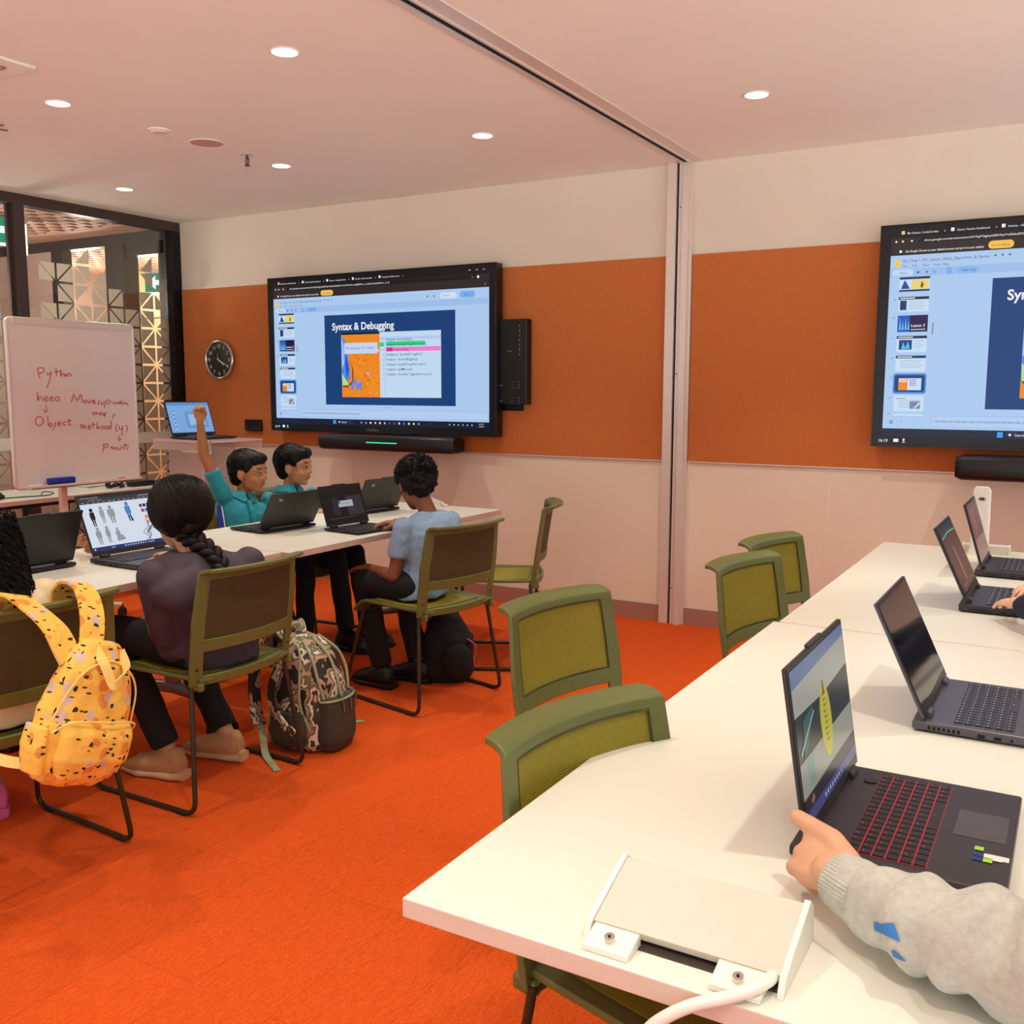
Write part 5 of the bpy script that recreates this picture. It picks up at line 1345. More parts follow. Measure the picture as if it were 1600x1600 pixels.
    if sp.get('shoes'):
        for i in (0, 1):
            tdir = V(sp['toe'][i]).normalized(); a = V((an[i].x, an[i].y, 0)); la = tdir.cross(V((0, 0, 1))); z = V((0, 0, 1)); L = .235 * k; bs = a - tdir * .06
            q = MB()
            q.loft([(bs + z * .05, la * .030, z * .035), (bs + tdir * .02 + z * .060, la * .040, z * .055), (bs + tdir * .08 + z * .060, la * .041, z * .058), (bs + tdir * .13 + z * .048, la * .045, z * .040), (bs + tdir * .19 + z * .040, la * .048, z * .030), (bs + tdir * L + z * .028, la * .026, z * .014)], 18, 2.3)
            so = q.build('shoe', sp['shoes'], root, smooth=60)
            q = MB(); q.loft([(bs - tdir * .014 + z * .018, la * .034, z * .018), (bs + tdir * .03 + z * .017, la * .046, z * .017), (bs + tdir * .10 + z * .015, la * .042, z * .015), (bs + tdir * .17 + z * .014, la * .052, z * .014), (bs + tdir * (L + .012) + z * .014, la * .026, z * .010)], 18, 3); q.build('sole', sp.get('sole', M_white), so, smooth=60)
            for j in range(4):
                q = MB(); p = bs + tdir * (.085 + .02 * j) + z * (.092 - .009 * j); q.tube([p - la * .02, p + z * .004, p + la * .02], .0028, 6); q.build('lace', sp.get('lace', M_white), so)
    return dict(root=root, body=body, shirt=shirt, Hm=Hm, T=T, tips=tips, neck=neck, up=up, lat=latS.normalized(), sh=sh, el=el, wr=wr)

def polo_collar(R, m, m2):
    """collar flaps and placket"""
    n, up, lat = R['neck'], R['up'], R['lat']; fw = up.cross(lat)
    if fw.dot(V((R['Hm'][0][0], R['Hm'][1][0], 0))) < 0: fw = -fw
    q = MB()
    def f(u, v):
        a = -PI * .92 + 2 * PI * .92 * u
        r = .052 + .022 * v
        pt = n + fw * (r * math.cos(a) * .9) + lat * (r * math.sin(a)) + up * (.028 - .034 * v - .016 * v * (1 if abs(a) < .6 else 0) * (1 - abs(a) / .6 if abs(a) < .6 else 0))
        return pt
    def g(u, v):
        a = .12 + (2 * PI - .24) * u; r = .062 + .026 * v
        return n + fw * (r * math.cos(a)) + lat * (r * math.sin(a)) + up * (.040 - .036 * v - (.020 * v * math.exp(-((min(a, 2 * PI - a) - .35) / .3) ** 2)))
    q.shell(g, 36, 5, .005); q.build('collar', m, R['shirt'], smooth=60)
    q = MB(); p0 = n + fw * .088 - up * .005; p1 = n + fw * .118 - up * .12
    q.ribbon([p0, p0.lerp(p1, .5) + fw * .008, p1], .024, .004, lat); pl = q.build('placket', m, R['shirt'], smooth=0, bevel=.001)
    for t in (.2, .5, .8):
        c_ = p0.lerp(p1, t) + fw * .011; q = MB(); q.cyl(c_, c_ + fw * .002, .005, n=12); q.build('button', m2, pl)

M_teal = mat('teal_polo', (22, 150, 168), .7, var=.06, scale=30, sheen=.2, bump=.1, bscale=700)
M_royal = mat('royal_blue_panel', (24, 66, 178), .7, var=.05)
M_ltblue = mat('light_blue_tee', (134, 160, 190), .8, var=.12, scale=60, bump=.1, bscale=700)
M_cream = mat('cream_top', (236, 216, 176), .75, var=.05, scale=14)
M_plum = mat('charcoal_plum_sweatshirt', (74, 62, 74), .85, var=.1, scale=30, bump=.15, bscale=600)
M_navy = mat('navy_sleeve', (20, 26, 48), .8, var=.1)
M_blackcloth = mat('black_trousers', (13, 12, 15), .85, var=.15)
M_navyshort = mat('navy_trousers', (12, 16, 34), .85, var=.15)
M_gmarl = mat('grey_marl_fleece', (186, 184, 174), .9, var=.10, scale=110, bump=.25, bscale=500, sheen=.2)
M_tanshoe = mat('tan_suede_shoe', (188, 138, 92), .7, var=.08, scale=40)
M_tansole = mat('beige_sole', (206, 166, 124), .7, var=.05)
M_blackshoe = mat('black_shoe', (16, 15, 17), .5)
M_pinkshoe = mat('pink_sandal', (214, 96, 150), .6)

# boy with the raised hand
b1 = person('boy in a teal polo shirt raising his right hand', dict(
    head=((-3.855, 3.825, .965), .22, -.06), s=1.0, neck=(-3.905, 3.81, .815),
    sh=((-3.83, 3.95, .795), (-3.905, 3.685, .845)), el=((-3.66, 4.02, .66), (-3.935, 3.588, 1.070)), wr=((-3.545, 3.86, .772), (-3.885, 3.525, 1.245)),
    hand=(dict(d=(.7, -.4, -.05), n=(0, 0, 1)), dict(d=(-.05, -.12, 1), n=(-.85, .45, .15), curls=[(.9, .7, .4), (1.0, .7, .4), (1.0, .8, .4), (.9, .8, .4)], s=.78, thumb=(.7, .35, -.6), thumb2=(.7, -.2, -.7))),
    hip=((-3.86, 3.90, .50), (-3.90, 3.73, .50)), kn=((-3.50, 3.86, .50), (-3.52, 3.66, .50)), an=((-3.52, 3.86, .09), (-3.56, 3.64, .09)), toe=((1, 0, 0), (1, -.1, 0)),
    skin=SK_TAN, shirt=M_teal, sleeve=('short', 'short'), pants=M_navyshort, shoes=M_blackshoe, sole=M_black, lace=M_black, fit=.012, k=.93, fold=.006))
polo_collar(b1, M_teal, M_teal); hair_short(b1['Hm'], b1['root'], H_BLACK, 1300, .020, .35, seed=3)
# blue side panel of the polo, with a white piping
q = MB(); T_ = b1['T']
def panel(u, v):
    c_ = V((-3.895, 3.80, 0)); a = -1.80 + .75 * (u - .5) * (1 - (v - .35) ** 2 * 1.2); z = .53 + .26 * v
    return T_ @ V((c_.x + .112 * math.cos(a), c_.y + .012 + .148 * math.sin(a), z))
o = MB(); o.shell(panel, 14, 16, .010); o.build('side_panel', M_royal, b1['shirt'], smooth=60)
o = MB(); o.tube([panel(1, v / 16) for v in range(17)], .0045, 6); o.build('piping', M_white, b1['shirt'])

b2 = person('boy in a teal polo shirt sitting beyond the raised-hand boy', dict(
    head=((-3.85, 4.175, .975), .28, -.05), s=1.0, neck=(-3.895, 4.165, .825),
    sh=((-3.86, 4.325, .795), (-3.90, 4.015, .795)), el=((-3.68, 4.43, .67), (-3.70, 3.99, .66)), wr=((-3.52, 4.33, .772), (-3.53, 4.16, .772)),
    hand=(dict(d=(1, -.15, -.05), n=(0, 0, 1)), dict(d=(1, .1, -.05), n=(0, 0, 1))),
    hip=((-3.86, 4.25, .50), (-3.86, 4.09, .50)), kn=((-3.46, 4.22, .50), (-3.44, 4.04, .50)), an=((-3.36, 4.20, .09), (-3.38, 4.04, .09)), toe=((1, 0, 0), (1, -.1, 0)),
    skin=SK_TAN2, shirt=M_teal, sleeve=('short', 'short'), pants=M_navyshort, shoes=M_blackshoe, sole=M_black, lace=M_black, fit=.012, k=.93))
polo_collar(b2, M_teal, M_teal); hair_short(b2['Hm'], b2['root'], H_BLACK, 1300, .030, .2, seed=5, big=1.02)

b3 = person('boy in a light blue T-shirt seen from behind, typing on the dark-screen laptop', dict(
    head=((-2.68, 3.72, .968), PI - .55, -.42), s=1.0, neck=(-2.60, 3.725, .835),
    sh=((-2.625, 3.55, .785), (-2.565, 3.855, .785)), el=((-2.66, 3.515, .565), (-2.71, 3.91, .63)), wr=((-2.86, 3.58, .575), (-2.835, 3.79, .768)),
    hand=(dict(d=(-1, .1, -.1), n=(0, 0, 1)), dict(d=(-.75, -.70, -.02), n=(0, 0, 1), curls=[(.2, .3, .2)] * 4)),
    hip=((-2.62, 3.57, .51), (-2.59, 3.74, .51)), kn=((-2.86, 3.56, .51), (-2.84, 3.80, .51)), an=((-2.80, 3.60, .09), (-2.70, 3.76, .09)), toe=((-1, .1, 0), (-1, .0, 0)),
    back=(.02, 0, 0), skin=SK_DARK, shirt=M_ltblue, sleeve=('short', 'short'), pants=M_blackcloth, shoes=M_blackshoe, sole=M_black, lace=M_black, fit=.014, fold=.008))
hair_short(b3['Hm'], b3['root'], H_BLACK, 2200, .017, .8, curly=True, seed=8, big=1.08)

g1 = person('girl in a charcoal plum sweatshirt with a long dark braid, seen from behind', dict(
    head=((-2.70, 2.335, .978), PI - .45, -.30), s=1.05, neck=(-2.60, 2.315, .845),
    sh=((-2.61, 2.145, .800), (-2.52, 2.485, .800)), el=((-2.645, 2.215, .575), (-2.69, 2.63, .66)), wr=((-2.83, 2.32, .59), (-2.99, 2.56, .772)),
    hand=(dict(d=(-1, .2, -.1), n=(0, 0, 1)), dict(d=(-1, .2, -.02), n=(0, 0, 1))),
    hip=((-2.63, 2.31, .52), (-2.60, 2.48, .52)), kn=((-2.99, 2.28, .53), (-3.0, 2.54, .52)), an=((-2.80, 2.335, .10), (-2.755, 2.575, .10)), toe=((-1, -.18, 0), (-1, -.2, 0)),
    back=(.03, 0, 0), skin=SK_TAN2, shirt=M_plum, top_name='sweatshirt', sleeve=('long', 'long'), pants=M_blackcloth, shoes=M_tanshoe, sole=M_tansole, lace=M_tansole, fit=.028, hem=.10, fold=.007, fs=7, sit=24, k=1.04, extra=[((-2.57, 2.31, .745), (.105, .205, .10)), ((-2.58, 2.315, .80), (.08, .15, .06)), ((-2.66, 2.29, .535), (.10, .075, .075)), ((-2.60, 2.50, .53), (.09, .07, .07))]))
# hair drawn back into a braid
Hm = g1['Hm']; B = MB(); B.M = Hm
B.ell((-.020, 0, .036), (.106, .088, .088), nu=24, nv=16); B.ell((-.05, 0, -.005), (.080, .086, .085), nu=24, nv=16)
B.cap((-.040, 0, -.01), (-.090, -.004, -.058), .072, .036, 16)
for s_ in (-1, 1): B.cap((.0, s_ * .07, .02), (-.06, s_ * .05, -.05), .028, .03)
hr = blob(B, 'hair', H_BROWN, g1['root'], .006, 14, lambda co, nn: noise.noise(V((co.x * 70, co.y * 70, co.z * 14))) * .003)
S = MB(); rg = random.Random(4)
for k in range(1300):
    th = rg.uniform(-PI, PI); z = rg.uniform(-.65, 1); r_ = math.sqrt(1 - z * z)
    p0 = V((-.022 + .107 * r_ * math.cos(th), .089 * r_ * math.sin(th), .034 + .089 * z))
    if p0.x > .05 and p0.z < .06: continue
    e = V((-.102, rg.uniform(-.018, .018), -.062 + rg.uniform(-.014, .014))); pts = []
    for j in range(6):
        t = j / 5; q_ = p0.lerp(e, t); c_ = V((-.03, 0, .02)); dd = q_ - c_
        dn = dd.normalized(); rad = (.100 + .024 * max(0, -dn.x) ** .7 * (1 if dn.z < .6 else .5) + .008 * max(0, -dn.z)); rad = rad if t < .75 else rad - (t - .75) * .08
        q_ = c_ + V((dd.x * 1.0, dd.y * .92, dd.z)).normalized() * max(dd.length, rad * .99) if t < .8 else q_
        pts.append(Hm @ q_)
    S.tube(smooth_path(pts, 2), .0015, 3, caps=False)
for k in range(9):
    a = V((.05, .075 * rg.choice((1, 1, -1)), -.0 + rg.uniform(-.04, .03))); pts = [a]
    for j in range(7): pts.append(pts[-1] + V((rg.uniform(.0, .018), .007 * math.sin(j * 1.5 + k), -.008)) + V((.010 * math.sin(j * 1.6 + k), 0, 0)))
    S.tube([Hm @ p for p in smooth_path(pts, 3)], .0009, 3, caps=False)
join_mesh(hr, S)
T_ = g1['T']
bp = smooth_path([T_ @ V(p) for p in ((-2.645, 2.305, .925), (-2.60, 2.300, .905), (-2.545, 2.305, .880), (-2.495, 2.312, .845), (-2.455, 2.305, .80), (-2.437, 2.285, .76), (-2.432, 2.27, .725))], 8)
q = MB(); n_ = len(bp)
for ph in (0, 2 * PI / 3, 4 * PI / 3):
    pts, rs = [], []
    for i, p in enumerate(bp):
        t = (bp[min(i + 1, n_ - 1)] - bp[max(i - 1, 0)]).normalized(); sd = t.cross(V((.9, -.3, .2))).normalized(); nn = t.cross(sd)
        a = i * .42 + ph; w = .024 * (1 - .45 * i / n_)
        pts.append(p + sd * w * math.sin(a) + nn * (w * .55 * math.sin(2 * a))); rs.append(.0185 * (1 - .45 * i / n_))
    q.tube(pts, rs, 10)
for k in range(260):
    i = rg.randrange(2, n_ - 3); p = bp[i]; r0 = .030 * (1 - .4 * i / n_)
    d_ = V((rg.uniform(-1, 1), rg.uniform(-1, 1), rg.uniform(-1, 1))).normalized(); q.tube([p + d_ * r0 * .7, p + d_ * r0 + V((0, 0, -.006)), p + d_ * r0 * 1.15 + V((0, 0, -.016))], [.0012, .0009, .0003], 3, caps=False)
q.build('braid', H_BROWN, g1['root'], smooth=80)

g2 = person('person with long curly dark hair in a cream top at the left edge', dict(
    head=((-2.76, 1.61, .945), PI - .1, -.30), s=1.0, neck=(-2.66, 1.63, .835),
    sh=((-2.66, 1.48, .80), (-2.635, 1.765, .800)), el=((-2.74, 1.44, .60), (-2.72, 1.845, .60)), wr=((-3.0, 1.50, .772), (-3.0, 1.76, .772)),
    hand=(dict(d=(-1, 0, -.02), n=(0, 0, 1)), dict(d=(-1, .1, -.02), n=(0, 0, 1))),
    hip=((-2.64, 1.55, .51), (-2.64, 1.71, .51)), kn=((-3.0, 1.52, .51), (-3.02, 1.76, .51)), an=((-3.0, 1.5, .09), (-3.06, 1.83, .09)), toe=((-1, 0, 0), (-1, .45, 0)),
    back=(.01, 0, 0), skin=SK_TAN2, shirt=M_cream, top_name='top', sleeve=('long', 'long'), pants=M_blackcloth, leg_len=(.1, .1), pants_name='shorts', shoes=M_pinkshoe, sole=M_pinkshoe, lace=M_pinkshoe, fit=.014))
Hm = g2['Hm']; B = MB(); B.M = Hm
B.ell((-.02, 0, .04), (.110, .092, .09), nu=24, nv=16); B.M = Matrix.Identity(4); T_ = g2['T']
OF = (-.095, .0, -.005)
B.loft([(T_ @ V(OF) + V((-2.63, 1.60, 1.02)), (.09, 0, 0), (0, .092, 0)), (T_ @ V(OF) + V((-2.58, 1.61, .96)), (.085, 0, 0), (0, .100, 0)), (T_ @ V(OF) + V((-2.54, 1.625, .88)), (.065, 0, 0), (0, .094, 0)), (T_ @ V(OF) + V((-2.505, 1.625, .82)), (.05, 0, 0), (0, .078, 0)), (T_ @ V(OF) + V((-2.495, 1.62, .785)), (.03, 0, 0), (0, .04, 0))], 24, 2.2)
hr = blob(B, 'hair', H_BLACK, g2['root'], .007, 5, lambda co, nn: noise.noise(V((co.x * 36, co.y * 36, co.z * 18))) * .006 + noise.noise(co * 60) * .002)
S = MB(); rg = random.Random(9)
for k in range(900):
    a = rg.uniform(-2.2, 2.2); z0 = rg.uniform(.85, 1.06); r_ = .116 if z0 > .9 else .106
    p = V((-2.695 + (1.03 - z0) * .28 + r_ * .72 * math.cos(a), 1.612 + r_ * .90 * math.sin(a), z0)); pts = [p]; ph = rg.uniform(0, 6)
    for j in range(8): pts.append(p + V((.007 * math.cos(j * 1.3 + ph) + .003 * j, .007 * math.sin(j * 1.3 + ph) + .0018 * j * math.sin(a), -.012 * j)))
    S.tube([T_ @ q_ for q_ in smooth_path(pts, 2)], .0018, 3, caps=False)
join_mesh(hr, S)

p8 = person('person whose hand holds the edge of the black laptop lid at the left', dict(
    head=((-4.06, 2.12, 1.0), .1, -.1), s=1.0, neck=(-4.12, 2.12, .86),
    sh=((-4.10, 2.30, .82), (-4.10, 1.97, .82)), el=((-3.80, 2.50, .78), (-3.9, 1.95, .70)), wr=((-3.49, 2.525, .79), (-3.62, 2.05, .772)),
    hand=(dict(d=(1, .05, .05), n=(-.1, .75, .65), curls=[(.9, .8, .4), (1.0, .8, .4), (1.0, .8, .4), (1.0, .8, .4)]), None),
    hip=((-4.12, 2.21, .51), (-4.12, 2.05, .51)), kn=((-3.75, 2.2, .51), (-3.75, 2.03, .51)), an=((-3.7, 2.2, .09), (-3.7, 2.03, .09)), toe=((1, 0, 0), (1, 0, 0)),
    skin=SK_TAN, shirt=M_navy, sleeve=('short', 'short'), pants=M_navyshort, shoes=M_blackshoe, sole=M_black))
hair_short(p8['Hm'], p8['root'], H_BLACK, 300, seed=12)

# arms reaching in from the right
sl6 = [((.27, 1.19, 1.10), (.11, 1.115, .875), .072, .068), ((.11, 1.115, .875), (.05, 1.108, .815), .068, .066), ((.05, 1.108, .815), (-.05, 1.134, .800), .066, .057), ((-.05, 1.134, .800), (-.125, 1.160, .795), .057, .049), ((-.125, 1.160, .795), (-.18, 1.193, .793), .048, .041), ((-.175, 1.190, .793), (-.206, 1.209, .791), .038, .035)]
sl6b = [((.32, 1.48, 1.08), (.22, 1.54, .86), .070, .060), ((.22, 1.54, .86), (.08, 1.44, .80), .058, .050), ((.08, 1.44, .80), (.03, 1.40, .79), .048, .042)]
p6 = person('person in a grey sweatshirt with blue sleeve mark, gripping the nearest laptop', dict(
    head=((.30, 1.33, 1.34), PI, -.25), s=1.05, neck=(.37, 1.33, 1.18),
    sh=((.34, 1.17, 1.12), (.36, 1.49, 1.12)), el=((.06, 1.105, .82), (.22, 1.55, .84)), wr=((-.228, 1.222, .792), (.04, 1.43, .785)),
    hand=(dict(d=(-.62, .72, .02), n=(-.52, -.42, .75), s=1.12, curls=[(.75, 1.1, .7), (.85, 1.1, .7), (.9, 1.1, .7), (.95, 1.1, .7)], thumb=(.95, .16, .20), thumb2=(1.0, -.16, .16), spread=.04, tl=1.1), dict(d=(-.1, -.9, -.1), n=(0, 0, 1), s=.8)),
    hip=((.42, 1.24, .52), (.42, 1.42, .52)), kn=((.0, 1.22, .52), (.0, 1.44, .52)), an=((.02, 1.22, .09), (.02, 1.44, .09)), toe=((-1, 0, 0), (-1, 0, 0)),
    skin=SK_WARM, shirt=M_gmarl, top_name='sweatshirt', sleeve=(sl6, sl6b), pants=M_blackcloth, shoes=M_blackshoe, sole=M_black, voxel=.0034, it=5, svox=.005, sit=8, fs=14, fit=.02, fold=.010, ridge=((.06, 1.08, .80), (-.19, 1.20, .79), .062, .0085), k=1.05))
hair_short(p6['Hm'], p6['root'], H_BLACK, 200, seed=14)
# ribbed cuff and thumb nail
T_ = p6['T']; q = MB(); ca, cb = T_ @ V((-.190, 1.198, .7915)), T_ @ V((-.229, 1.225, .792)); ax = (cb - ca).normalized(); a1 = ax.cross(V((0, 0, 1))).normalized(); a2 = ax.cross(a1)
pts = []
q.shell(lambda u, v: ca.lerp(cb, v) + (a1 * math.cos(u * 2 * PI) + a2 * math.sin(u * 2 * PI)) * (.0362 - .0035 * v + .0008 * math.sin(u * 2 * PI * 46)), 184, 6, .004); q.build('ribbed_cuff', M_gmarl, p6['shirt'], smooth=80)
tip, v2, nn = p6['tips'][0][1], p6['tips'][0][2], p6['tips'][0][3]
nl = (nn - v2 * nn.dot(v2)).normalized()
q = MB(); q.ell(tip + nl * .0062 - v2 * .001, (.0085, .0068, .0032), Matrix((v2, v2.cross(nl), nl)).transposed()); q.build('thumbnail', mat('nail', (238, 160, 140), .3, var=.02), p6['body'])
# blue figure printed on the sleeve, lies on the cloth
from mathutils.bvhtree import BVHTree
sm = p6['shirt'].data; bvh = BVHTree.FromPolygons([v.co.copy() for v in sm.vertices], [tuple(p.vertices) for p in sm.polygons])
bm = bmesh.new(); org = T_ @ V((0, 0, 1.41))
def sleeve_pt(a, b):
    d = (_f + _r1 * a + _u1 * b)
    return d.normalized()
poly = [(1364.6, 1439.7), (1377, 1443.8), (1390, 1448), (1391.5, 1441.7), (1397, 1443), (1402, 1458), (1406.7, 1472.5), (1386, 1463), (1366, 1453.8)]
poly2 = [(1392, 1486), (1398, 1486.5), (1402, 1494), (1416, 1503), (1408, 1501), (1396, 1495)]
for pl in (poly, poly2):
    vv = [bm.verts.new((x, y, 0)) for x, y in pl]; bm.faces.new(vv)
bmesh.ops.triangulate(bm, faces=bm.faces)
for _ in range(6): bmesh.ops.subdivide_edges(bm, edges=[e for e in bm.edges if e.calc_length() > 2.2], cuts=1); bmesh.ops.triangulate(bm, faces=bm.faces)
for v in bm.verts:
    d = sleeve_pt((v.co.x - 800) / 1527.3, -(v.co.y - 800) / 1527.3); hit = bvh.ray_cast(org, d, 4)
    v.co = (hit[0] - d * .003) if hit[0] else org + d * 1.2
me = bpy.data.meshes.new('sleeve_print'); bm.to_mesh(me); bm.free(); me.materials.append(mat('blue_print', (60, 124, 196), .8, var=.03)); o = bpy.data.objects.new('sleeve_print', me); C.objects.link(o); o.parent = p6['shirt']

p7 = person('person in a navy sleeve typing on the laptop, only the hands and cuff in view', dict(
    head=((.32, 3.28, 1.30), PI, -.25), s=1.0, neck=(.38, 3.28, 1.15),
    sh=((.36, 3.12, 1.08), (.36, 3.44, 1.08)), el=((.04, 2.93, .80), (.16, 3.62, .82)), wr=((-.125, 3.115, .80), (-.06, 3.47, .80)),
    hand=(dict(d=(-.36, .93, -.08), n=(-.1, -.15, 1), s=.88, curls=[(.15, .35, .25), (.2, .4, .25), (.2, .35, .2), (.25, .3, .2)], spread=.3, thumb=(.5, .85, -.2)), dict(d=(-.7, -.72, -.05), n=(0, 0, 1), s=.88, spread=.25)),
    hip=((.42, 3.2, .52), (.42, 3.36, .52)), kn=((.02, 3.18, .52), (.02, 3.38, .52)), an=((.02, 3.2, .09), (.02, 3.36, .09)), toe=((-1, 0, 0), (-1, 0, 0)),
    skin=SK_PINK, shirt=M_navy, top_name='sweatshirt', sleeve=('long', 'long'), pants=M_blackcloth, shoes=M_blackshoe, sole=M_black, voxel=.0042, fit=.016, k=1.0))
hair_short(p7['Hm'], p7['root'], H_BLACK, 200, seed=15)
M_rchair = None
for y, l in ((1.33, 'olive chair outside the right photo edge under the person in grey'), (3.28, 'olive chair outside the right photo edge under the person in navy')):
    dup(c0, (.44, y, 0), PI, l)
for x, y, l in ((-4.02, 2.13, 'olive chair at the left edge under the person holding the black laptop'),): dup(c0, (x, y, 0), 0, l)
# ------------------------------------------------------------------ bags
def floral(name):
    m = bpy.data.materials.new(name); m.use_nodes = True
    nt = m.node_tree; N = nt.nodes; L = nt.links; b = N['Principled BSDF']; b.inputs['Roughness'].default_value = .7
    tc = N.new('ShaderNodeTexCoord')
    def mixc(fac, a, c):
        mx = N.new('ShaderNodeMix'); mx.data_type = 'RGBA'; L.new(fac, mx.inputs[0])
        if isinstance(a, tuple): mx.inputs[6].default_value = a
        else: L.new(a, mx.inputs[6])
        mx.inputs[7].default_value = c
        return mx.outputs[2]
    def spots(scale, thr, stretch=(1, 1, 1), rot=(0, 0, 0), rnd=1.0, seedoff=0):
        mp = N.new('ShaderNodeMapping'); mp.inputs['Scale'].default_value = stretch; mp.inputs['Rotation'].default_value = rot; mp.inputs['Location'].default_value = (seedoff, seedoff * .7, 0)
        L.new(tc.outputs['Object'], mp.inputs['Vector'])
        nz = N.new('ShaderNodeTexNoise'); nz.inputs['Scale'].default_value = 30; L.new(mp.outputs[0], nz.inputs['Vector'])
        ad = N.new('ShaderNodeVectorMath'); ad.operation = 'MULTIPLY_ADD'; ad.inputs[1].default_value = (.02, .02, .02); L.new(nz.outputs['Color'], ad.inputs[0]); L.new(mp.outputs[0], ad.inputs[2])
        v = N.new('ShaderNodeTexVoronoi'); v.inputs['Scale'].default_value = scale; v.inputs['Randomness'].default_value = rnd; L.new(ad.outputs[0], v.inputs['Vector'])
        c_ = N.new('ShaderNodeMath'); c_.operation = 'LESS_THAN'; c_.inputs[1].default_value = thr; L.new(v.outputs['Distance'], c_.inputs[0])
        return c_.outputs[0]
    col = lin((246, 196, 84))
    col = mixc(spots(15, .30, seedoff=.3), col, lin((228, 150, 56)))
    col = mixc(spots(14, .24, seedoff=1.7), col, lin((214, 186, 176)))
    col = mixc(spots(19, .18, (2.6, 1, 1), (.8, 0, .5), seedoff=.9), col, lin((40, 40, 30)))
    col = mixc(spots(19, .18, (1, 1, 2.8), (-.7, .4, 0), seedoff=2.3), col, lin((50, 46, 34)))
    col = mixc(spots(30, .10, seedoff=3.1), col, lin((226, 110, 60)))
    L.new(col, b.inputs['Base Color'])
    n2 = N.new('ShaderNodeTexNoise'); n2.inputs['Scale'].default_value = 26; L.new(tc.outputs['Object'], n2.inputs['Vector'])
    bp = N.new('ShaderNodeBump'); bp.inputs['Strength'].default_value = .5; bp.inputs['Distance'].default_value = .012; L.new(n2.outputs['Fac'], bp.inputs['Height']); L.new(bp.outputs[0], b.inputs['Normal'])
    return m
M_flor = floral('yellow_floral_cloth'); M_flortrim = mat('pale_yellow_webbing', (246, 216, 130), .7, var=.04)
t = thing('backpack', 'yellow patterned backpack hung by its straps over a chair back', 'backpack', (-2.235, 1.60, .562))
t.rotation_euler = (math.radians(-17), math.radians(4), 0); t.scale = (.86, .80, .95)
# local: x outwards from the chair (towards the room), y across, z up
def bagloft(g=0.0, zt=.195):
    B = MB()
    B.loft([((0, 0, -.205), (0, .085 + g, 0), (.035, 0, 0)), ((0, 0, -.18), (0, .135 + g, 0), (.062 + g, 0, 0)), ((0, 0, -.10), (0, .165 + g, 0), (.078 + g, 0, 0)), ((0, 0, .0), (0, .160 + g, 0), (.075 + g, 0, 0)),
            ((0, 0, .09), (0, .140 + g, 0), (.068 + g, 0, 0)), ((0, 0, .15), (0, .110 + g, 0), (.055 + g, 0, 0)), ((0, 0, zt), (0, .060 + g, 0), (.035, 0, 0))], 32, 2.5)
    return B
B = bagloft(); body = blob(B, 'main_body', M_flor, t, .007, 4, lambda co, nn: noise.noise(co * 12) * .012 + noise.noise(co * 26) * .004)
B = MB(); B.loft([((.055, 0, -.175), (0, .10, 0), (.03, 0, 0)), ((.075, 0, -.12), (0, .135, 0), (.045, 0, 0)), ((.078, 0, -.05), (0, .135, 0), (.042, 0, 0)), ((.07, 0, -.018), (0, .125, 0), (.030, 0, 0))], 28, 2.6)
blob(B, 'front_pocket', M_flor, t, .006, 3, lambda co, nn: noise.noise(co * 16) * .007)
q = MB(); q.tube(smooth_path([(.055, -.155, -.05), (.095, -.12, -.015), (.113, 0, -.010), (.095, .12, -.015), (.055, .155, -.05)], 6), .003, 6); q.build('pocket_piping', M_flortrim, t)
q = MB(); q.tube(smooth_path([(.045, -.155, -.02), (.060, -.13, .07), (.062, -.08, .125), (.062, 0, .15), (.062, .08, .125), (.060, .13, .07), (.045, .155, -.02)], 6), .003, 6); q.build('zip_piping', M_flortrim, t)
q = MB(); q.ribbon(smooth_path([(.03, -.045, .175), (.075, -.04, .145), (.095, -.008, .095), (.098, .012, .095), (.085, .045, .135), (.035, .050, .175)], 6), .028, .004, (0, .3, 1)); q.build('handle_loop', M_flortrim, t)
Mi = (Matrix.Translation(V((-2.235, 1.60, .562))) @ Matrix.Rotation(math.radians(4), 4, 'Y') @ Matrix.Rotation(math.radians(-17), 4, 'X') @ Matrix.Diagonal((.86, .80, .95, 1))).inverted()
for ya, yb, y2 in ((1.535, 1.565, 1.525), (1.705, 1.625, 1.715)):
    q = MB(); pts = [(-2.235, yb, .71), (-2.275, (ya + yb) / 2 , .79), (-2.345, ya, .842), (-2.40, y2, .866), (-2.458, y2, .845), (-2.475, y2, .78), (-2.475, y2, .70)]
    q.ribbon([Mi @ V(p) for p in smooth_path(pts, 7)],   .092, .012, (0, 1, 0)); q.build('shoulder_strap', M_flor, t, smooth=60, bevel=.003)
q = MB(); q.ribbon([Mi @ V(p) for p in smooth_path([(-2.27, 1.445, .46), (-2.30, 1.40, .48), (-2.36, 1.33, .53)], 5)], .03, .004, (0, .5, 1)); q.build('webbing_tail', M_flortrim, t, smooth=0)
for s_ in (-1, 1):
    B = MB(); B.loft([((0, s_ * .145, -.17), (.045, 0, 0), (0, .02, 0)), ((0, s_ * .163, -.10), (.055, 0, 0), (0, .02, 0)), ((0, s_ * .165, -.04), (.05, 0, 0), (0, .014, 0))], 20, 2.5); blob(B, 'side_pocket', M_flor, t, .006, 3)

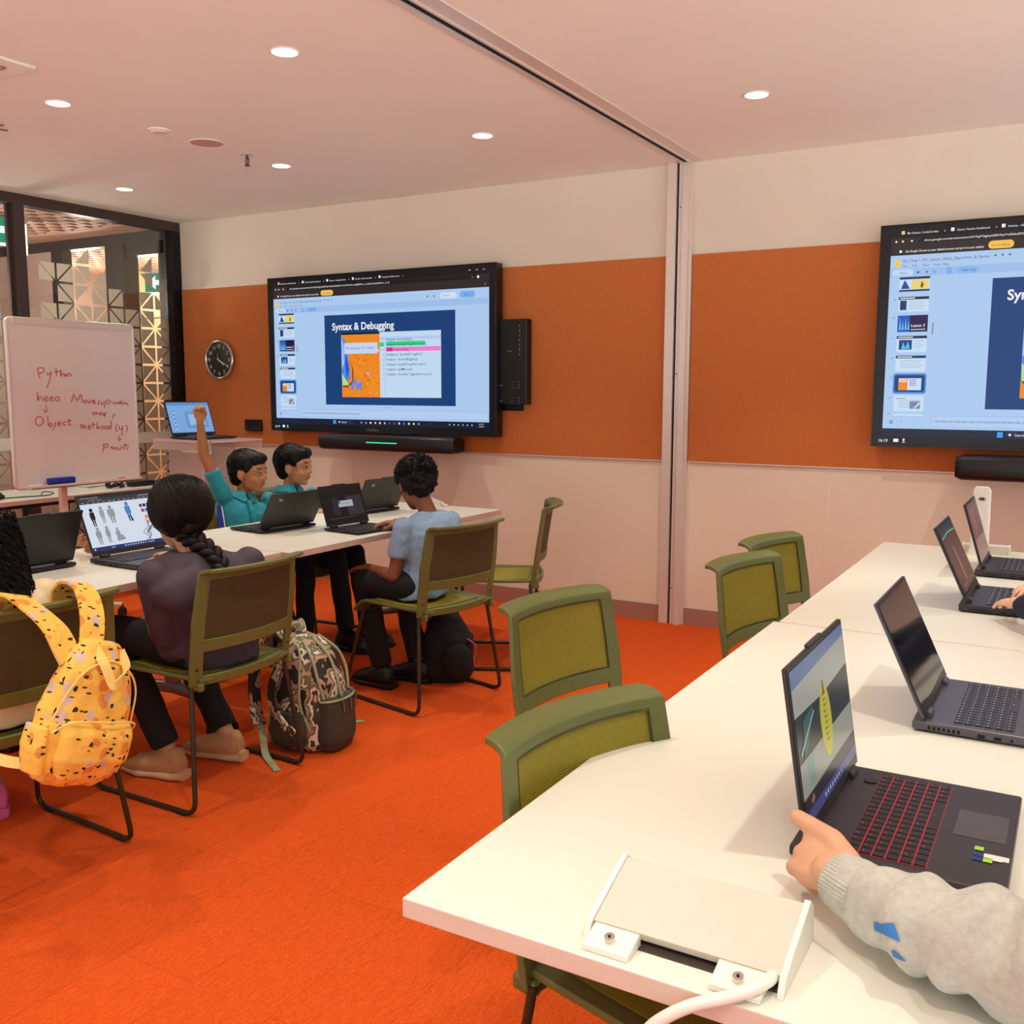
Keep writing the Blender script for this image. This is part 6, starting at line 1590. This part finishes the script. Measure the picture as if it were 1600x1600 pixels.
# camouflage backpack on the carpet
def camo():
    m = bpy.data.materials.new('camouflage_cloth'); m.use_nodes = True
    nt = m.node_tree; N = nt.nodes; L = nt.links; b = N['Principled BSDF']; b.inputs['Roughness'].default_value = .65
    tc = N.new('ShaderNodeTexCoord'); mp = N.new('ShaderNodeMapping'); mp.inputs['Scale'].default_value = (1, 1, .6); L.new(tc.outputs['Object'], mp.inputs['Vector'])
    n = N.new('ShaderNodeTexNoise'); n.inputs['Scale'].default_value = 15; n.inputs['Detail'].default_value = 3; n.inputs['Distortion'].default_value = .25; L.new(mp.outputs[0], n.inputs['Vector'])
    r = N.new('ShaderNodeValToRGB'); r.color_ramp.interpolation = 'CONSTANT'; e = r.color_ramp.elements
    e[0].position = 0; e[0].color = lin((32, 28, 24)); e[1].position = .43; e[1].color = lin((176, 140, 112))
    for p, c_ in ((.49, (96, 92, 64)), (.54, (222, 206, 184)), (.60, (58, 52, 40)), (.66, (190, 156, 128))):
        x = e.new(p); x.color = lin(c_)
    L.new(n.outputs['Fac'], r.inputs['Fac']); L.new(r.outputs['Color'], b.inputs['Base Color'])
    return m
M_camo = camo(); M_olivecloth = mat('dark_olive_cloth', (58, 54, 42), .75, var=.08, scale=60); M_sage = mat('sage_webbing', (150, 156, 122), .7, var=.05)
t = thing('backpack', 'camouflage school backpack standing on the carpet beside the braid girls chair', 'backpack', (-2.60, 2.86, 0), .12)
# local x: towards +x world is the front (pocket) side seen obliquely
B = MB(); B.loft([((0, 0, .005), (.13, 0, 0), (0, .105, 0)), ((0, 0, .03), (.150, 0, 0), (0, .125, 0)), ((0, 0, .15), (.150, 0, 0), (0, .130, 0)), ((0, 0, .28), (.140, 0, 0), (0, .122, 0)), ((-.01, 0, .37), (.112, 0, 0), (0, .105, 0)), ((-.03, 0, .425), (.070, 0, 0), (0, .075, 0)), ((-.04, 0, .445), (.035, 0, 0), (0, .045, 0))], 32, 2.7)
blob(B, 'main_body', M_camo, t, .007, 4, lambda co, nn: noise.noise(co * 10) * .008)
B = MB(); B.loft([((.115, 0, .01), (.06, 0, 0), (0, .085, 0)), ((.125, 0, .05), (.066, 0, 0), (0, .098, 0)), ((.125, 0, .20), (.058, 0, 0), (0, .098, 0)), ((.120, 0, .215), (.052, 0, 0), (0, .093, 0))], 28, 2.7); blob(B, 'front_pocket', M_olivecloth, t, .006, 3, lambda co, nn: noise.noise(co * 16) * .005)
q = MB(); q.tube([(.128 + .060 * math.cos(a), .102 * math.sin(a), .213) for a in [(-PI / 2) + PI * k / 20 for k in range(21)]], .0045, 8); q.build('pocket_trim', M_sage, t)
for s_ in (-1, 1):
    B = MB(); B.loft([((.0, s_ * .125, .03), (.07, 0, 0), (0, .02, 0)), ((.0, s_ * .135, .08), (.085, 0, 0), (0, .03, 0)), ((.0, s_ * .132, .17), (.075, 0, 0), (0, .022, 0))], 20, 2.5); blob(B, 'side_pocket', M_olivecloth, t, .006, 3)
    q = MB(); q.tube(smooth_path([(.135, s_ * .085, .22), (.118, s_ * .098, .30), (.085, s_ * .086, .375), (.02, s_ * .05, .435)], 6), .006, 8); q.build('zip_trim', M_sage, t)
q = MB(); q.tube(smooth_path([(.160, .0, .215), (.135, .0, .30), (.10, 0, .375), (.03, 0, .435)], 6), .006, 8); q.build('zip_trim', M_sage, t)
q = MB()
for y in (-.03, .02, .06): q.ribbon([(.166, y, .235), (.186, y, .22), (.190, y + .002, .16)], .008, .002, (0, 1, 0))
q.build('zip_pull', M_grey, t, smooth=0)
q = MB(); q.tube(smooth_path([(-.055, -.035, .43), (-.06, -.035, .475), (-.06, .035, .475), (-.055, .035, .43)], 6), .010, 8, flat=.5); q.build('handle_loop', M_sage, t)
for s_ in (-1, 1):
    q = MB(); q.ribbon(smooth_path([(-.06, s_ * .055, .43), (-.10, s_ * .075, .47), (-.155, s_ * .09, .40), (-.18, s_ * .10, .28), (-.165, s_ * .115, .15), (-.135, s_ * .125, .08)], 7), .062, .014, (0, 1, 0)); q.build('shoulder_strap', M_camo, t, smooth=60, bevel=.003)
    q = MB(); q.ribbon(smooth_path([(-.135, s_ * .125, .09), (-.10, s_ * .16, .06), (-.05, s_ * .21, .015), (.02, s_ * .26, .004), (.07, s_ * .30, .004)], 7), .026, .003, (1, .2, 0)); q.build('webbing_tail', M_sage, t, smooth=0)
# straps towards the camera side, over the near face of the bag
q = MB(); q.ribbon(smooth_path([(-.05, -.05, .445), (.0, -.105, .41), (-.035, -.158, .32), (-.05, -.168, .22), (.0, -.172, .14), (.06, -.160, .09)], 8), .030, .010, (1, 0, .2)); q.build('side_strap', M_camo, t, smooth=60)
q = MB(); q.tube(smooth_path([(-.04, -.055, .45), (.03, -.09, .40), (.05, -.122, .30), (.06, -.135, .2), (.09, -.12, .1)], 6), .005, 8); q.build('side_piping', M_sage, t)

t = thing('backpack', 'black backpack on the floor under the chair of the boy in light blue', 'backpack', (-2.60, 3.86, 0), .5)
B = MB(); B.loft([((0, 0, .005), (.11, 0, 0), (0, .08, 0)), ((0, 0, .05), (.13, 0, 0), (0, .10, 0)), ((0, 0, .22), (.12, 0, 0), (0, .09, 0)), ((-.01, 0, .32), (.07, 0, 0), (0, .06, 0)), ((-.01, 0, .35), (.03, 0, 0), (0, .03, 0))], 28, 2.6); blob(B, 'main_body', M_blackcloth, t, .008, 4, lambda co, nn: noise.noise(co * 14) * .008)
B = MB(); B.ell((.05, -.08, .11), (.085, .05, .095)); blob(B, 'front_pocket', M_blackcloth, t, .007, 3)
q = MB(); q.tube(smooth_path([(.10, -.06, .22), (.14, -.05, .18), (.13, -.08, .10)], 5), .006, 8, flat=.4); q.build('pink_tag', mat('pink_tag', (226, 110, 140), .6), t)
q = MB(); q.tube(smooth_path([(0, -.03, .33), (.0, -.03, .375), (.0, .03, .375), (0, .03, .33)], 5), .008, 8); q.build('handle_loop', M_blackcloth, t)
